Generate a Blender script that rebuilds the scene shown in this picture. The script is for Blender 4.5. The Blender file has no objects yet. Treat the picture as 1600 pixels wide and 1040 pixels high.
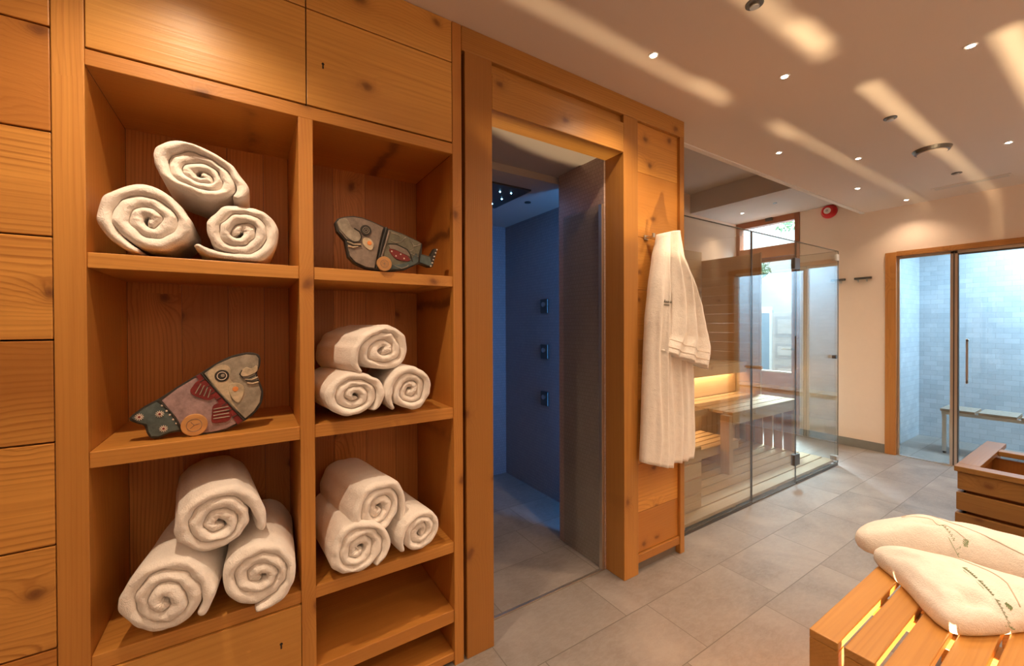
import bpy, bmesh, math, random
from mathutils import Vector, Matrix, noise
S = bpy.context.scene
COL = S.collection
PI = math.pi

# ---------------------------------------------------------------- helpers
class MB:
    """collects shapes into one mesh"""
    def __init__(s): s.v = []; s.f = []
    def add(s, vs, fs):
        n = len(s.v); s.v += [tuple(v) for v in vs]; s.f += [tuple(i + n for i in f) for f in fs]; return s
    def box(s, x0, x1, y0, y1, z0, z1):
        vs = [(x, y, z) for z in (z0, z1) for y in (y0, y1) for x in (x0, x1)]
        return s.add(vs, [(0, 2, 3, 1), (4, 5, 7, 6), (0, 1, 5, 4), (2, 6, 7, 3), (0, 4, 6, 2), (1, 3, 7, 5)])
    def cyl(s, c, r, h, ax='z', n=24, r2=None, cap=True):
        r2 = r if r2 is None else r2
        vs = []
        for k, (rr, hh) in enumerate(((r, 0), (r2, h))):
            for i in range(n):
                a = 2 * PI * i / n; p = (rr * math.cos(a), rr * math.sin(a), hh)
                if ax == 'x': p = (p[2], p[0], p[1])
                if ax == 'y': p = (p[1], p[2], p[0])
                vs.append((c[0] + p[0], c[1] + p[1], c[2] + p[2]))
        fs = [(i, (i + 1) % n, n + (i + 1) % n, n + i) for i in range(n)]
        if cap: fs += [tuple(range(n - 1, -1, -1)), tuple(range(n, 2 * n))]
        return s.add(vs, fs)
    def prism_y(s, pts, y0, y1):
        n = len(pts)
        vs = [(x, y0, z) for x, z in pts] + [(x, y1, z) for x, z in pts]
        fs = [tuple(range(n)), tuple(range(2 * n - 1, n - 1, -1))] + [(i, n + i, n + (i + 1) % n, (i + 1) % n) for i in range(n)]
        return s.add(vs, fs)
    def tube(s, path, r, n=8):
        ring = []; P = [Vector(p) for p in path]
        for i, p in enumerate(P):
            t = (P[min(i + 1, len(P) - 1)] - P[max(i - 1, 0)]).normalized()
            u = t.cross(Vector((0, 0, 1)));
            if u.length < .05: u = t.cross(Vector((0, 1, 0)))
            u.normalize(); w = t.cross(u)
            rr = r(i / (len(P) - 1)) if callable(r) else r
            ring.append([p + (u * math.cos(2 * PI * k / n) + w * math.sin(2 * PI * k / n)) * rr for k in range(n)])
        vs = [q for rg in ring for q in rg]; fs = []
        for i in range(len(P) - 1):
            for k in range(n):
                fs.append((i * n + k, i * n + (k + 1) % n, (i + 1) * n + (k + 1) % n, (i + 1) * n + k))
        fs += [tuple(range(n - 1, -1, -1)), tuple(range((len(P) - 1) * n, len(P) * n))]
        return s.add(vs, fs)
    def build(s, name, mat, parent=None, bevel=0, smooth=False, origin=None):
        me = bpy.data.meshes.new(name)
        o0 = Vector(origin) if origin else Vector((0, 0, 0))
        me.from_pydata([tuple(Vector(v) - o0) for v in s.v], [], s.f); me.update()
        bm = bmesh.new(); bm.from_mesh(me); bmesh.ops.recalc_face_normals(bm, faces=bm.faces); bm.to_mesh(me); bm.free()
        o = bpy.data.objects.new(name, me); COL.objects.link(o); o.location = o0
        me.materials.append(mat)
        if smooth:
            for p in me.polygons: p.use_smooth = True
        if bevel:
            b = o.modifiers.new('bevel', 'BEVEL'); b.width = bevel; b.segments = 2; b.limit_method = 'ANGLE'; b.angle_limit = math.radians(50)
        if parent:
            o.parent = parent; o.matrix_parent_inverse = Matrix.Translation(-parent.location)
        return o

def tag(o, label=None, cat=None, group=None, kind=None):
    for k, v in (('label', label), ('category', cat), ('group', group), ('kind', kind)):
        if v: o[k] = v
    return o
def thing(name, label, cat, loc=(0, 0, 0), group=None):
    o = bpy.data.objects.new(name, None); COL.objects.link(o); o.location = loc; o.empty_display_size = .05
    return tag(o, label, cat, group)
def struct(name, mb, mat, label=None, cat=None, bevel=0):
    return tag(mb.build(name, mat, None, bevel), label, cat, None, 'structure')
def copy_tree(o, parent=None):
    c = o.copy(); COL.objects.link(c)
    if parent: c.parent = parent
    for ch in list(o.children): copy_tree(ch, c)
    return c

# ---------------------------------------------------------------- materials
class NT:
    def __init__(s, name):
        s.m = bpy.data.materials.new(name); s.m.use_nodes = True; s.t = s.m.node_tree; s.t.nodes.clear()
        s.out = s.n('ShaderNodeOutputMaterial')
    def n(s, typ, ins=None, **kw):
        nd = s.t.nodes.new(typ)
        for k, v in kw.items(): setattr(nd, k, v)
        for k, v in (ins or {}).items():
            sk = nd.inputs[k]
            if isinstance(v, bpy.types.NodeSocket): s.t.links.new(v, sk)
            else: sk.default_value = v
        return nd
    def math(s, op, a, b=None, c=None, clamp=False):
        ins = {0: a}
        if b is not None: ins[1] = b
        if c is not None: ins[2] = c
        return s.n('ShaderNodeMath', ins, operation=op, use_clamp=clamp).outputs[0]
    def vmath(s, op, a, b=None):
        ins = {0: a}
        if b is not None: ins[1] = b
        return s.n('ShaderNodeVectorMath', ins, operation=op).outputs[0]
    def mix(s, fac, a, b, mode='MIX'):
        nd = s.t.nodes.new('ShaderNodeMix'); nd.data_type = 'RGBA'; nd.blend_type = mode
        for i, v in ((0, fac), (6, a), (7, b)):
            if isinstance(v, bpy.types.NodeSocket): s.t.links.new(v, nd.inputs[i])
            else: nd.inputs[i].default_value = v
        return nd.outputs[2]
    def ramp(s, fac, stops, interp='LINEAR'):
        nd = s.n('ShaderNodeValToRGB', {0: fac}); r = nd.color_ramp; r.interpolation = interp
        while len(r.elements) < len(stops): r.elements.new(.5)
        for e, (p, c) in zip(r.elements, stops): e.position = p; e.color = (*c, 1) if len(c) == 3 else c
        return nd.outputs[0]
    def noise(s, vec, scale, detail=4, rough=.55, dist=0):
        return s.n('ShaderNodeTexNoise', {'Vector': vec, 'Scale': scale, 'Detail': detail, 'Roughness': rough, 'Distortion': dist})
    def bsdf(s, col, rough=.5, normal=None, **kw):
        ins = {'Base Color': col, 'Roughness': rough}
        if normal is not None: ins['Normal'] = normal
        ins.update(kw)
        b = s.n('ShaderNodeBsdfPrincipled', ins); s.t.links.new(b.outputs[0], s.out.inputs[0]); return b
    def bump(s, h, strength=.3, dist=.01, normal=None):
        ins = {'Height': h, 'Strength': strength, 'Distance': dist}
        if normal is not None: ins['Normal'] = normal
        return s.n('ShaderNodeBump', ins).outputs[0]
def c4(c): return (*c, 1)
def sc(c, k): return tuple(x * k for x in c)

def wood(name, axis, light, dark, knot=(.12, .035, .008), rough=.42, rings=42, knots=.55, var=.18, kscale=1.0, gloss=.5, gr=.5):
    """stained softwood with latewood lines, knots and board to board variation; axis = grain direction"""
    t = NT(name)
    pos = t.n('ShaderNodeTexCoord').outputs['Object']
    rnd = t.n('ShaderNodeNewGeometry').outputs['Random Per Island']
    off = t.n('ShaderNodeCombineXYZ', {0: t.math('MULTIPLY', rnd, 13.7), 1: t.math('MULTIPLY', rnd, 7.3), 2: t.math('MULTIPLY', rnd, 19.1)}).outputs[0]
    p = t.vmath('ADD', pos, off)
    i = 'xyz'.index(axis)
    low = [1, 1, 1]; low[i] = .10
    pl = t.vmath('MULTIPLY', p, tuple(low))
    acr = {'x': (0, .62, 1), 'y': (1, 0, .62), 'z': (1, .62, 0)}[axis]
    across = t.n('ShaderNodeVectorMath', {0: p, 1: acr}, operation='DOT_PRODUCT').outputs['Value']
    n1 = t.noise(pl, 2.6, 3, .5).outputs[0]
    n2 = t.noise(pl, 9, 4, .6).outputs[0]; rings = rings * 2.1
    sp = t.n('ShaderNodeSeparateXYZ', {0: p}).outputs
    ka, kb = {'x': (sp[0], sp[2]), 'z': (sp[2], sp[0]), 'y': (sp[1], t.math('ADD', sp[0], sp[2]))}[axis]
    kw_ = t.math('MULTIPLY', t.math('SUBTRACT', t.noise(p, 14, 3).outputs[0], .5), .035)
    pk = t.n('ShaderNodeCombineXYZ', {0: t.math('ADD', t.math('MULTIPLY', ka, .72), kw_), 1: t.math('ADD', kb, kw_), 2: 0}).outputs[0]
    vor = t.n('ShaderNodeTexVoronoi', {'Vector': pk, 'Scale': 5.2 * kscale, 'Randomness': 1.0}, voronoi_dimensions='2D')
    d = vor.outputs['Distance']
    cr = t.n('ShaderNodeSeparateColor', {0: vor.outputs['Color']}).outputs[0]
    has = t.math('GREATER_THAN', cr, 1 - knots)
    # radial bulge: rings swing round a knot
    bulge = t.math('MULTIPLY', t.math('EXPONENT', t.math('MULTIPLY', d, -7.0)), has)
    warp = t.math('ADD', t.math('MULTIPLY', n1, .20), t.math('ADD', t.math('MULTIPLY', n2, .018), t.math('MULTIPLY', bulge, .09)))
    ph = t.math('MULTIPLY', t.math('ADD', across, warp), rings)
    fr = t.math('FRACT', ph)
    line = t.ramp(fr, [(0, (.05, .05, .05)), (.5, (.1, .1, .1)), (.85, (1, 1, 1)), (1.0, (.05, .05, .05))])
    fineS = [90, 90, 90]; fineS[i] = 2.2
    fine = t.noise(t.vmath('MULTIPLY', p, tuple(fineS)), 1.0, 3, .65).outputs[0]
    amp = t.ramp(t.noise(pl, 5.3, 3).outputs[0], [(.36, (.12, .12, .12)), (.62, (1, 1, 1))])
    f = t.math('ADD', t.math('MULTIPLY', t.math('MULTIPLY', line, amp), gr), t.math('MULTIPLY', t.math('SUBTRACT', fine, .40), 1.1), clamp=True)
    col = t.mix(f, c4(light), c4(dark))
    tone = t.noise(pl, 1.7, 2).outputs[0]
    col = t.mix(t.ramp(tone, [(.40, (0, 0, 0)), (.60, (.75, .75, .75))]), col, c4(sc(dark, 1.05)))
    v = t.math('ADD', 1 - var, t.math('MULTIPLY', rnd, var * 2))
    col = t.mix(1.0, col, t.n('ShaderNodeCombineColor', {0: v, 1: v, 2: v}).outputs[0], 'MULTIPLY')
    kd = t.math('MULTIPLY', t.ramp(d, [(.0, (1, 1, 1)), (.045, (.75, .75, .75)), (.075, (.25, .25, .25)), (.12, (0, 0, 0))]), has)
    halo = t.math('MULTIPLY', t.ramp(d, [(.0, (.5, .5, .5)), (.22, (0, 0, 0))]), has)
    col = t.mix(halo, col, c4(sc(dark, .85)))
    col = t.mix(t.math('MULTIPLY', kd, .8), col, c4(knot))
    h = t.math('ADD', t.math('MULTIPLY', line, .15), fine)
    t.bsdf(col, rough, t.bump(h, .22, .0022), **{'Specular IOR Level': gloss})
    return t.m

def plain(name, col, rough=.5, metal=0, bump=0, bscale=60, var=0, emit=None, es=0, spec=.5):
    t = NT(name); pos = t.n('ShaderNodeTexCoord').outputs['Object']
    c = c4(col); nrm = None
    if var:
        n = t.noise(pos, bscale * .2, 4).outputs[0]
        c = t.mix(n, c4(sc(col, 1 - var)), c4(sc(col, 1 + var)))
    if bump: nrm = t.bump(t.noise(pos, bscale, 4, .6).outputs[0], bump, .004)
    kw = {'Metallic': metal, 'Specular IOR Level': spec}
    if emit: kw['Emission Color'] = c4(emit); kw['Emission Strength'] = es
    t.bsdf(c, rough, nrm, **kw)
    return t.m

def emitter(name, col, strength):
    t = NT(name); e = t.n('ShaderNodeEmission', {'Color': c4(col), 'Strength': strength}); t.t.links.new(e.outputs[0], t.out.inputs[0]); return t.m

def glass(name, tint=(.93, .97, .96), boost=1.0):
    t = NT(name)
    bf = t.n('ShaderNodeNewGeometry').outputs['Backfacing']
    fr = t.n('ShaderNodeFresnel', {'IOR': t.math('SUBTRACT', 1.5, t.math('MULTIPLY', bf, 1.5 - 1 / 1.5))}).outputs[0]
    fr = t.math('MULTIPLY', fr, boost, clamp=True)
    a = t.n('ShaderNodeBsdfTransparent', {'Color': c4(tint)}); b = t.n('ShaderNodeBsdfGlossy', {'Color': (1, 1, 1, 1), 'Roughness': 0.0})
    mx = t.n('ShaderNodeMixShader', {0: fr, 1: a.outputs[0], 2: b.outputs[0]}); t.t.links.new(mx.outputs[0], t.out.inputs[0])
    return t.m

def terry(name, col):
    t = NT(name); pos = t.n('ShaderNodeTexCoord').outputs['Object']
    a = t.noise(pos, 260, 2, .7).outputs[0]; b = t.noise(pos, 38, 3, .6).outputs[0]
    h = t.math('ADD', a, t.math('MULTIPLY', b, 1.6))
    c = t.mix(b, c4(sc(col, .9)), c4(sc(col, 1.05)))
    t.bsdf(c, 1.0, t.bump(h, .55, .004), **{'Specular IOR Level': .1, 'Sheen Weight': .25, 'Sheen Roughness': .6, 'Subsurface Weight': .0})
    return t.m

def tilefloor():
    t = NT('floor_tile'); pos = t.n('ShaderNodeTexCoord').outputs['Object']
    p = t.vmath('ADD', pos, (-1.43 + 12.0, -.965 + 6.1, 0))
    br = t.n('ShaderNodeTexBrick', {'Vector': p, 'Color1': (0, 0, 0, 1), 'Color2': (1, 1, 1, 1), 'Mortar': (.5, .5, .5, 1), 'Scale': 1.0, 'Mortar Size': .0022, 'Mortar Smooth': .3, 'Bias': 0.0, 'Brick Width': .6, 'Row Height': .305})
    br.offset = .77; br.offset_frequency = 2; br.squash = 1
    v = t.n('ShaderNodeSeparateColor', {0: br.outputs['Color']}).outputs[0]
    sh = t.vmath('ADD', pos, t.n('ShaderNodeCombineXYZ', {0: t.math('MULTIPLY', v, 17), 1: t.math('MULTIPLY', v, 9), 2: v}).outputs[0])
    n = t.noise(sh, 2.2, 6, .6, .6).outputs[0]
    n2 = t.noise(t.vmath('MULTIPLY', sh, (1.0, 2.2, 1)), 26, 6, .75, .5).outputs[0]
    col = t.ramp(n, [(.3, (.175, .152, .137)), (.5, (.25, .218, .195)), (.72, (.335, .295, .265))])
    col = t.mix(t.math('MULTIPLY', t.math('SUBTRACT', v, .5), .35, clamp=True), col, (.16, .145, .135, 1))
    col = t.mix(t.ramp(n2, [(.42, (0, 0, 0)), (.62, (.3, .3, .3))]), col, (.37, .34, .31, 1))
    col = t.mix(br.outputs['Fac'], col, (.15, .13, .11, 1))
    h = t.math('SUBTRACT', t.math('ADD', n2, t.math('MULTIPLY', n, .7)), t.math('MULTIPLY', br.outputs['Fac'], 1.2))
    t.bsdf(col, t.math('ADD', .34, t.math('MULTIPLY', n2, .25)), t.bump(h, .5, .0035), **{'Specular IOR Level': .45})
    return t.m

def mosaic(name, c1, c2, w=.105, h=.052, vec='yz', rough=.4):
    t = NT(name); pos = t.n('ShaderNodeTexCoord').outputs['Object']
    sx = t.n('ShaderNodeSeparateXYZ', {0: pos}).outputs
    u = t.math('ADD', sx[0], sx[1])
    p = t.n('ShaderNodeCombineXYZ', {0: t.math('ADD', u, 20), 1: t.math('ADD', sx[2], 5), 2: 0}).outputs[0]
    br = t.n('ShaderNodeTexBrick', {'Vector': p, 'Color1': (0, 0, 0, 1), 'Color2': (1, 1, 1, 1), 'Mortar': (.5, .5, .5, 1), 'Scale': 1.0, 'Mortar Size': .0015, 'Mortar Smooth': .4, 'Bias': 0.0, 'Brick Width': w, 'Row Height': h})
    v = t.n('ShaderNodeSeparateColor', {0: br.outputs['Color']}).outputs[0]
    n = t.noise(pos, 4, 5, .7).outputs[0]; n2 = t.noise(pos, 40, 4, .7).outputs[0]
    f = t.math('ADD', t.math('MULTIPLY', v, .45), t.math('MULTIPLY', n, .7), clamp=True)
    col = t.mix(f, c4(c1), c4(c2))
    col = t.mix(t.math('MULTIPLY', n2, .3), col, c4(sc(c1, .7)))
    col = t.mix(t.math('MULTIPLY', br.outputs['Fac'], .6), col, c4(sc(c1, .55)))
    t.bsdf(col, rough, t.bump(t.math('SUBTRACT', n2, br.outputs['Fac']), .35, .003))
    return t.m

CL, CD = (.72, .345, .075), (.42, .155, .026)        # cabinet wood
PL, PD = (.53, .255, .055), (.31, .12, .021)       # posts and wall boards by the shower
M = dict(
    cab_x=wood('cabinet_wood_x', 'x', CL, CD), cab_z=wood('cabinet_wood_z', 'z', CL, CD, knots=.3), cab_y=wood('cabinet_wood_y', 'y', CL, CD),
    door_x=wood('cabinet_door_wood', 'x', (.80, .42, .10), (.50, .215, .040), rings=30, knots=.5, kscale=.9, rough=.36),
    plank=wood('plank_wall_wood', 'x', (.68, .32, .068), (.36, .13, .022), knots=.85, rings=30, var=.12, rough=.4, gr=.85),
    back=wood('cabinet_back_wood', 'z', (.68, .31, .085), (.38, .135, .032), knots=.3, rings=40, var=.10, gr=.7),
    post_z=wood('post_wood_z', 'z', PL, PD, knots=.25, rings=50, var=.08), post_x=wood('post_wood_x', 'x', PL, PD, knots=.45, var=.1), post_y=wood('post_wood_y', 'y', PL, PD, knots=.2),
    pbx=wood('panel_board_wood', 'x', (.68, .33, .07), (.40, .155, .026), knots=.75, var=.14, rings=30),
    sauna_x=wood('sauna_wood_x', 'x', (.66, .47, .27), (.50, .32, .16), knot=(.3, .15, .07), knots=.1, rings=30, var=.06, rough=.6),
    sauna_y=wood('sauna_wood_y', 'y', (.66, .47, .27), (.50, .32, .16), knot=(.3, .15, .07), knots=.1, rings=30, var=.06, rough=.6),
    sauna_z=wood('sauna_wood_z', 'z', (.64, .44, .25), (.48, .30, .15), knot=(.3, .15, .07), knots=.1, rings=30, var=.06, rough=.6),
    warm_z=wood('sauna_slat_wood', 'z', (.52, .26, .12), (.36, .16, .07), knots=.1, rings=30, var=.1, rough=.55),
    bench=wood('bench_wood', 'x', (.62, .31, .075), (.40, .165, .032), knots=.3, rings=40, var=.06, rough=.35),
    bench_z=wood('bench_wood_z', 'z', (.30, .12, .025), (.19, .06, .012), knots=.2, rings=40, var=.06, rough=.4),
    tub_y=wood('tub_wood_y', 'y', (.34, .18, .052), (.21, .10, .026), knots=.2, rings=34, var=.12, rough=.33),
    tub_x=wood('tub_wood_x', 'x', (.34, .18, .052), (.21, .10, .026), knots=.2, rings=34, var=.12, rough=.3),
    oak_z=wood('door_frame_wood_z', 'z', (.50, .21, .05), (.32, .11, .02), knots=.3), oak_y=wood('door_frame_wood_y', 'y', (.50, .21, .05), (.32, .11, .02), knots=.2),
    red_z=wood('entrance_frame_wood_z', 'z', (.33, .12, .05), (.2, .06, .025), knots=.1), red_y=wood('entrance_frame_wood_y', 'y', (.42, .16, .06), (.25, .08, .03), knots=.1),
    floor=tilefloor(),
    plaster=plain('wall_plaster', (.80, .655, .55), .9, bump=.15, bscale=90, var=.02),
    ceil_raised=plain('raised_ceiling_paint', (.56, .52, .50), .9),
    ceil_dim=plain('shower_ceiling_shaded', (.42, .36, .32), .9),  # ceiling paint darkened to stand for the weak light in the shower
    ceil=plain('ceiling_paint', (.74, .64, .56), .85, bump=.05, bscale=120, var=.01),
    white=plain('white_paint', (.78, .75, .72), .9),
    skirt=plain('baseboard_stone', (.17, .155, .14), .5, bump=.2, var=.15),
    steam=mosaic('steam_room_mosaic', (.40, .45, .50), (.62, .67, .72), .11, .055),
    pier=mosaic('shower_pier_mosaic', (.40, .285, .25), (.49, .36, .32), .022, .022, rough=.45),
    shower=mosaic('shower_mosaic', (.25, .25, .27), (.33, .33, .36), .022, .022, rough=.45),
    steel=plain('brushed_steel', (.62, .60, .57), .28, 1), dark_steel=plain('dark_steel', (.16, .15, .14), .35, .9),
    alu=plain('warm_aluminium', (.72, .62, .52), .3, .9),
    glass=glass('clear_glass'), sglass=glass('sauna_glass', (.90, .92, .91), 1.35), gedge=plain('glass_edge', (.10, .09, .075), .25),
    black=plain('dark_gap', (.02, .012, .008), .8), dark=plain('dark_plastic', (.05, .045, .04), .4),
    towel=terry('white_terry', (.90, .84, .78)), robe=terry('robe_terry', (.90, .86, .80)),
    seam=plain('seam_thread', (.66, .55, .44), .95), green=plain('green_embroidery', (.24, .33, .17), .9), dgreen=plain('dark_embroidery', (.07, .075, .045), .9),
    bulb=emitter('warm_bulb', (1, .86, .66), 90), blueled=emitter('blue_led', (.25, .62, 1), 60), warmled=emitter('warm_led_strip', (1, .68, .36), 14),
    red=plain('red_plastic', (.55, .01, .015), .3), grey=plain('grey_plastic', (.45, .44, .42), .4),
)

# ---------------------------------------------------------------- the shell
ZC = 2.487; XF = 5.46; YW = 1.446
struct('floor', MB().box(-3.2, 8.2, -3.2, 3.4, -.1, 0), M['floor'], 'grey brown stone tile floor running through all rooms', 'floor')
struct('ceiling', MB().box(-3.2, XF + .1, -3.2, 1.62, ZC, ZC + .08).box(-3.2, 2.4, 1.62, 1.70, ZC, ZC + .5), M['ceil'], 'smooth cream ceiling with small downlights over the main room', 'ceiling')
struct('wall_back', MB().box(-3.2, XF + .1, -3.3, -3.2, 0, ZC), M['plaster'], 'plain plaster wall behind the viewer', 'wall')
struct('wall_left', MB().box(-3.3, -3.2, -3.3, 3.2, 0, ZC), M['plaster'], 'plain plaster wall far to the left', 'wall')
# timber plank wall left of the cabinet
b = MB(); zs = [0, .03, .278, .531, .785, 1.037, 1.288, 1.540, 1.795, 2.049, 2.303, ZC]
for z0, z1 in zip(zs, zs[1:]): b.box(-3.2, -.403, YW, YW + .03, z0 + .002, z1 - .002)
struct('wall_planked', b, M['plank'], 'wall of wide knotty horizontal timber planks left of the shelves', 'wall', .002)
struct('trim_9', MB().box(-3.2, -.403, YW + .03, YW + .05, 0, ZC), M['black'], 'dark backing behind the plank wall', 'backing')
# far plaster wall with the steam room opening
SY0, SY1, SZ = .07, 1.425, 2.035
struct('wall_right', MB().box(XF, XF + .12, SY1, 2.21, 0, 2.9).box(XF, XF + .12, SY0, SY1, SZ, 2.9).box(XF, XF + .12, -3.2, SY0, 0, 2.9).box(XF, XF + .12, 2.965, 3.05, 0, 2.9), M['plaster'], 'cream plaster wall around the steam room door', 'wall')
struct('baseboard_right', MB().box(XF - .012, XF, SY1, 2.205, 0, .088).box(XF - .012, XF, -3.2, SY0, 0, .088), M['skirt'], 'low grey stone baseboard under the cream wall', 'baseboard', .002)
# raised ceiling behind the main one
struct('ceiling_recess', MB().box(1.9, 4.437, 1.62, 3.05, 2.867, 2.95).box(4.437, XF + .12, 1.62, 3.05, 2.64, 2.95).box(2.2, XF + .1, 1.62, 1.64, ZC, 2.95), M['ceil_raised'], 'raised ceiling with a lower soffit above the sauna', 'ceiling')
struct('wall_sauna_back', MB().box(2.12, XF + .12, 2.95, 3.05, 0, 2.95), M['plaster'], 'plaster wall behind the sauna', 'wall')

struct('ceiling_edge_highlight', MB().box(2.12, XF, 1.606, 1.6405, ZC - .007, ZC - .0002), M['white'], 'thin white strip standing for the highlight along the main ceiling edge', 'trim')  # highlight on the ceiling edge drawn as a white strip
# ---------------------------------------------------------------- timber front around the shower doorway
struct('trim_1', MB().box(.716, .839, YW, 1.60, 0, 2.40), M['post_z'], 'broad wooden post on the left of the shower doorway', 'post', .003)
struct('trim_2', MB().box(1.614, 1.722, YW, 1.575, 0, 2.392), M['post_z'], 'broad wooden post on the right of the shower doorway', 'post', .003)
struct('trim_3', MB().box(.839, 1.614, YW, 1.575, 2.20, 2.350), M['post_x'], 'wooden lintel over the shower doorway', 'lintel', .003)
struct('trim_4', MB().box(.839, 1.614, YW + .022, 1.575, 2.350, 2.40), M['post_x'], 'recessed strip above the shower lintel', 'trim')
struct('trim_5', MB().box(.702, 2.117, YW - .002, 1.60, 2.392, ZC), M['post_x'], 'long wooden rail under the ceiling above the shower doorway', 'rail', .003)
struct('trim_6', MB().box(2.078, 2.117, YW - .001, 1.60, 0, 2.392), M['post_z'], 'narrow wooden end post beside the sauna glass', 'post', .002)
b = MB(); zs = [.10, .317, .574, .78, .917, 1.112, 1.241, 1.505, 1.787, 2.13, 2.392]
for z0, z1 in zip(zs, zs[1:]): b.box(1.722, 2.078, YW + .016, YW + .04, z0 + .0008, z1 - .0008)
struct('wall_boarded', b, M['pbx'], 'boarded timber wall panel behind the hanging bathrobe', 'wall', .0015)
struct('trim_7', MB().box(1.722, 2.078, YW + .004, 1.52, .055, .098), M['post_x'], 'wooden bottom rail of the boarded panel', 'rail', .002)
struct('baseboard_front', MB().box(1.722, 2.078, YW + .03, 1.53, 0, .055), M['skirt'], 'recessed stone base under the boarded panel', 'baseboard')
struct('wall_partition', MB().box(1.66, 2.117, YW + .045, 1.575, .055, 2.392).box(1.97, 2.117, 1.575, 3.05, 0, 2.95), M['plaster'], 'partition wall between shower and sauna', 'wall')
struct('trim_8', MB().box(.7, .7155, YW + .05, 1.6, 0, 2.40), M['black'], 'dark shadow gap beside the cabinet', 'gap')

# ---------------------------------------------------------------- shower
struct('wall_pier', MB().box(1.605, 1.70, 1.576, 1.955, 0, 2.40).box(1.70, 1.97, 1.576, 1.64, 0, 2.4), M['pier'], 'tiled stone pier just inside the shower doorway', 'wall')
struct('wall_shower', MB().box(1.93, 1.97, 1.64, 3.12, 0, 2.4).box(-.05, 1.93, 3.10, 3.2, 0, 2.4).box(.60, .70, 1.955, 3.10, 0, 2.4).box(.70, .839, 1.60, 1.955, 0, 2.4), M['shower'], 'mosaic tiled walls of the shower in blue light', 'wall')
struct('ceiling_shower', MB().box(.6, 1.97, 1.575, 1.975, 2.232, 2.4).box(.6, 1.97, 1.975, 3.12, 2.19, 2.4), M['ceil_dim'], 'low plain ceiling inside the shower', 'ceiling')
t = thing('rain_shower', 'square dark rain shower plate with blue lights in the shower ceiling', 'shower head', (1.3, 2.35, 2.18))
MB().box(1.08, 1.53, 2.14, 2.60, 2.178, 2.189).build('plate', M['dark'], t, .002)
for x, y in ((1.365, 2.255), (1.44, 2.24), (1.452, 2.375), (1.45, 2.505), (1.2, 2.25), (1.2, 2.4), (1.2, 2.5)):
    MB().cyl((x, y, 2.1755), .0045, .002, n=12).build('light_point', M['blueled'], t)
tag(MB().cyl((1.665, 2.372, 2.184), .022, .006).build('ceiling_sensor', M['dark']), 'small dark round sensor on the shower ceiling', 'sensor')
for k, (z, w) in enumerate(((1.466, 'highest'), (1.114, 'middle'), (.751, 'lowest'))):
    t = thing('shower_jet', f'square steel body jet on the blue tiled wall, {w} of three', 'shower jet', (1.93, 2.52, z), 'body jets on the shower wall')
    MB().box(1.915, 1.93, 2.475, 2.565, z - .055, z + .055).build('plate', M['dark_steel'], t, .004)
    MB().cyl((1.905, 2.52, z + .012), .018, .012, 'x', 16).build('nozzle', M['steel'], t)
t = thing('shower_door', 'clear glass shower door folded open against the stone pier', 'glass door', (1.6, 1.585, 0))
MB().box(1.5925, 1.5985, 1.60, 1.90, .012, 1.965).build('pane', M['glass'], t)
MB().box(1.588, 1.603, 1.577, 1.600, .004, 1.968).build('profile', M['alu'], t, .001)
MB().box(.839, 1.60, 1.576, 1.588, 0, .006).build('threshold', M['alu'], t)

# ---------------------------------------------------------------- shelf cabinet
cab = thing('shelf_cabinet', 'built-in wooden cabinet of open towel shelves with doors above', 'cabinet', (.16, YW, 0))
BY = 1.85
def cbox(n, m, x0, x1, y0, y1, z0, z1, bev=.0018): return MB().box(x0, x1, y0, y1, z0, z1).build(n, m, cab, bev)
cbox('stile', M['cab_z'], -.401, -.343, YW - .001, 1.475, 0, ZC)
cbox('stile', M['cab_z'], .134, .176, YW - .001, 1.475, 0, 1.979)
cbox('stile', M['cab_z'], .662, .701, YW - .001, 1.475, 0, ZC)
side = lambda x0, x1: cbox('side_panel', M['cab_z'], x0, x1, 1.475, BY, 0, 1.979, 0)
side(-.385, -.3435); side(.1345, .1755); side(.6625, .698)
b = MB()
for x0, x1 in ((-.343, -.2), (-.2, -.065), (-.065, .05), (.05, .134), (.176, .30), (.30, .43), (.43, .56), (.56, .662)): b.box(x0 + .0006, x1 - .0006, BY, BY + .018, .02, 1.99)
b.build('back_panel', M['back'], cab)
MB().box(-.42, .71, BY + .02, BY + .04, 0, ZC).build('light_block_board', M['black'], cab)  # unseen board added to block light leaking through the cabinet gaps
MB().box(-.42, .71, 1.476, BY + .04, 1.9995, ZC).build('top_box', M['black'], cab)
cbox('rail', M['cab_x'], -.343, .662, YW, 1.475, 1.979, 2.019)
cbox('top_panel', M['cab_x'], -.3435, .6625, 1.4755, BY, 1.981, 1.999, 0)
for x0, x1 in ((-.3428, .1338), (.1762, .6618)):
    for z0, z1 in ((1.469, 1.509), (.96, 1.002)): cbox('shelf', M['cab_x'], x0, x1, YW + .003, BY, z0, z1)
cbox('shelf', M['cab_x'], -.3428, .1338, YW + .003, BY, .440, .480)
cbox('shelf', M['cab_x'], .1338, .6618, YW + .003, BY, .440, .480)
cbox('shelf', M['cab_x'], .1762, .6618, YW + .003, BY, .168, .216)
cbox('bottom_panel', M['cab_x'], -.3428, .6618, YW + .003, BY, .02, .05)
MB().box(-.343, .662, 1.462, 1.474, 2.02, ZC).build('dark_backing', M['black'], cab)
def cdoor(x0, x1, z0, z1, keyx=None, name='door'):
    d = MB().box(x0, x1, YW - .002, 1.461, z0, z1).build(name, M['door_x'], cab, .0015)
    if keyx is not None:
        kx, kz = keyx
        MB().cyl((kx, YW - .0028, kz + .004), .0042, .001, 'y', 14).box(kx - .0022, kx + .0022, YW - .0028, YW - .002, kz - .011, kz).build('keyhole', M['black'], d)
cdoor(-.3405, .1565, 2.0235, 2.325); cdoor(.1595, .6595, 2.0235, 2.325, (.207, 2.162))
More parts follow.
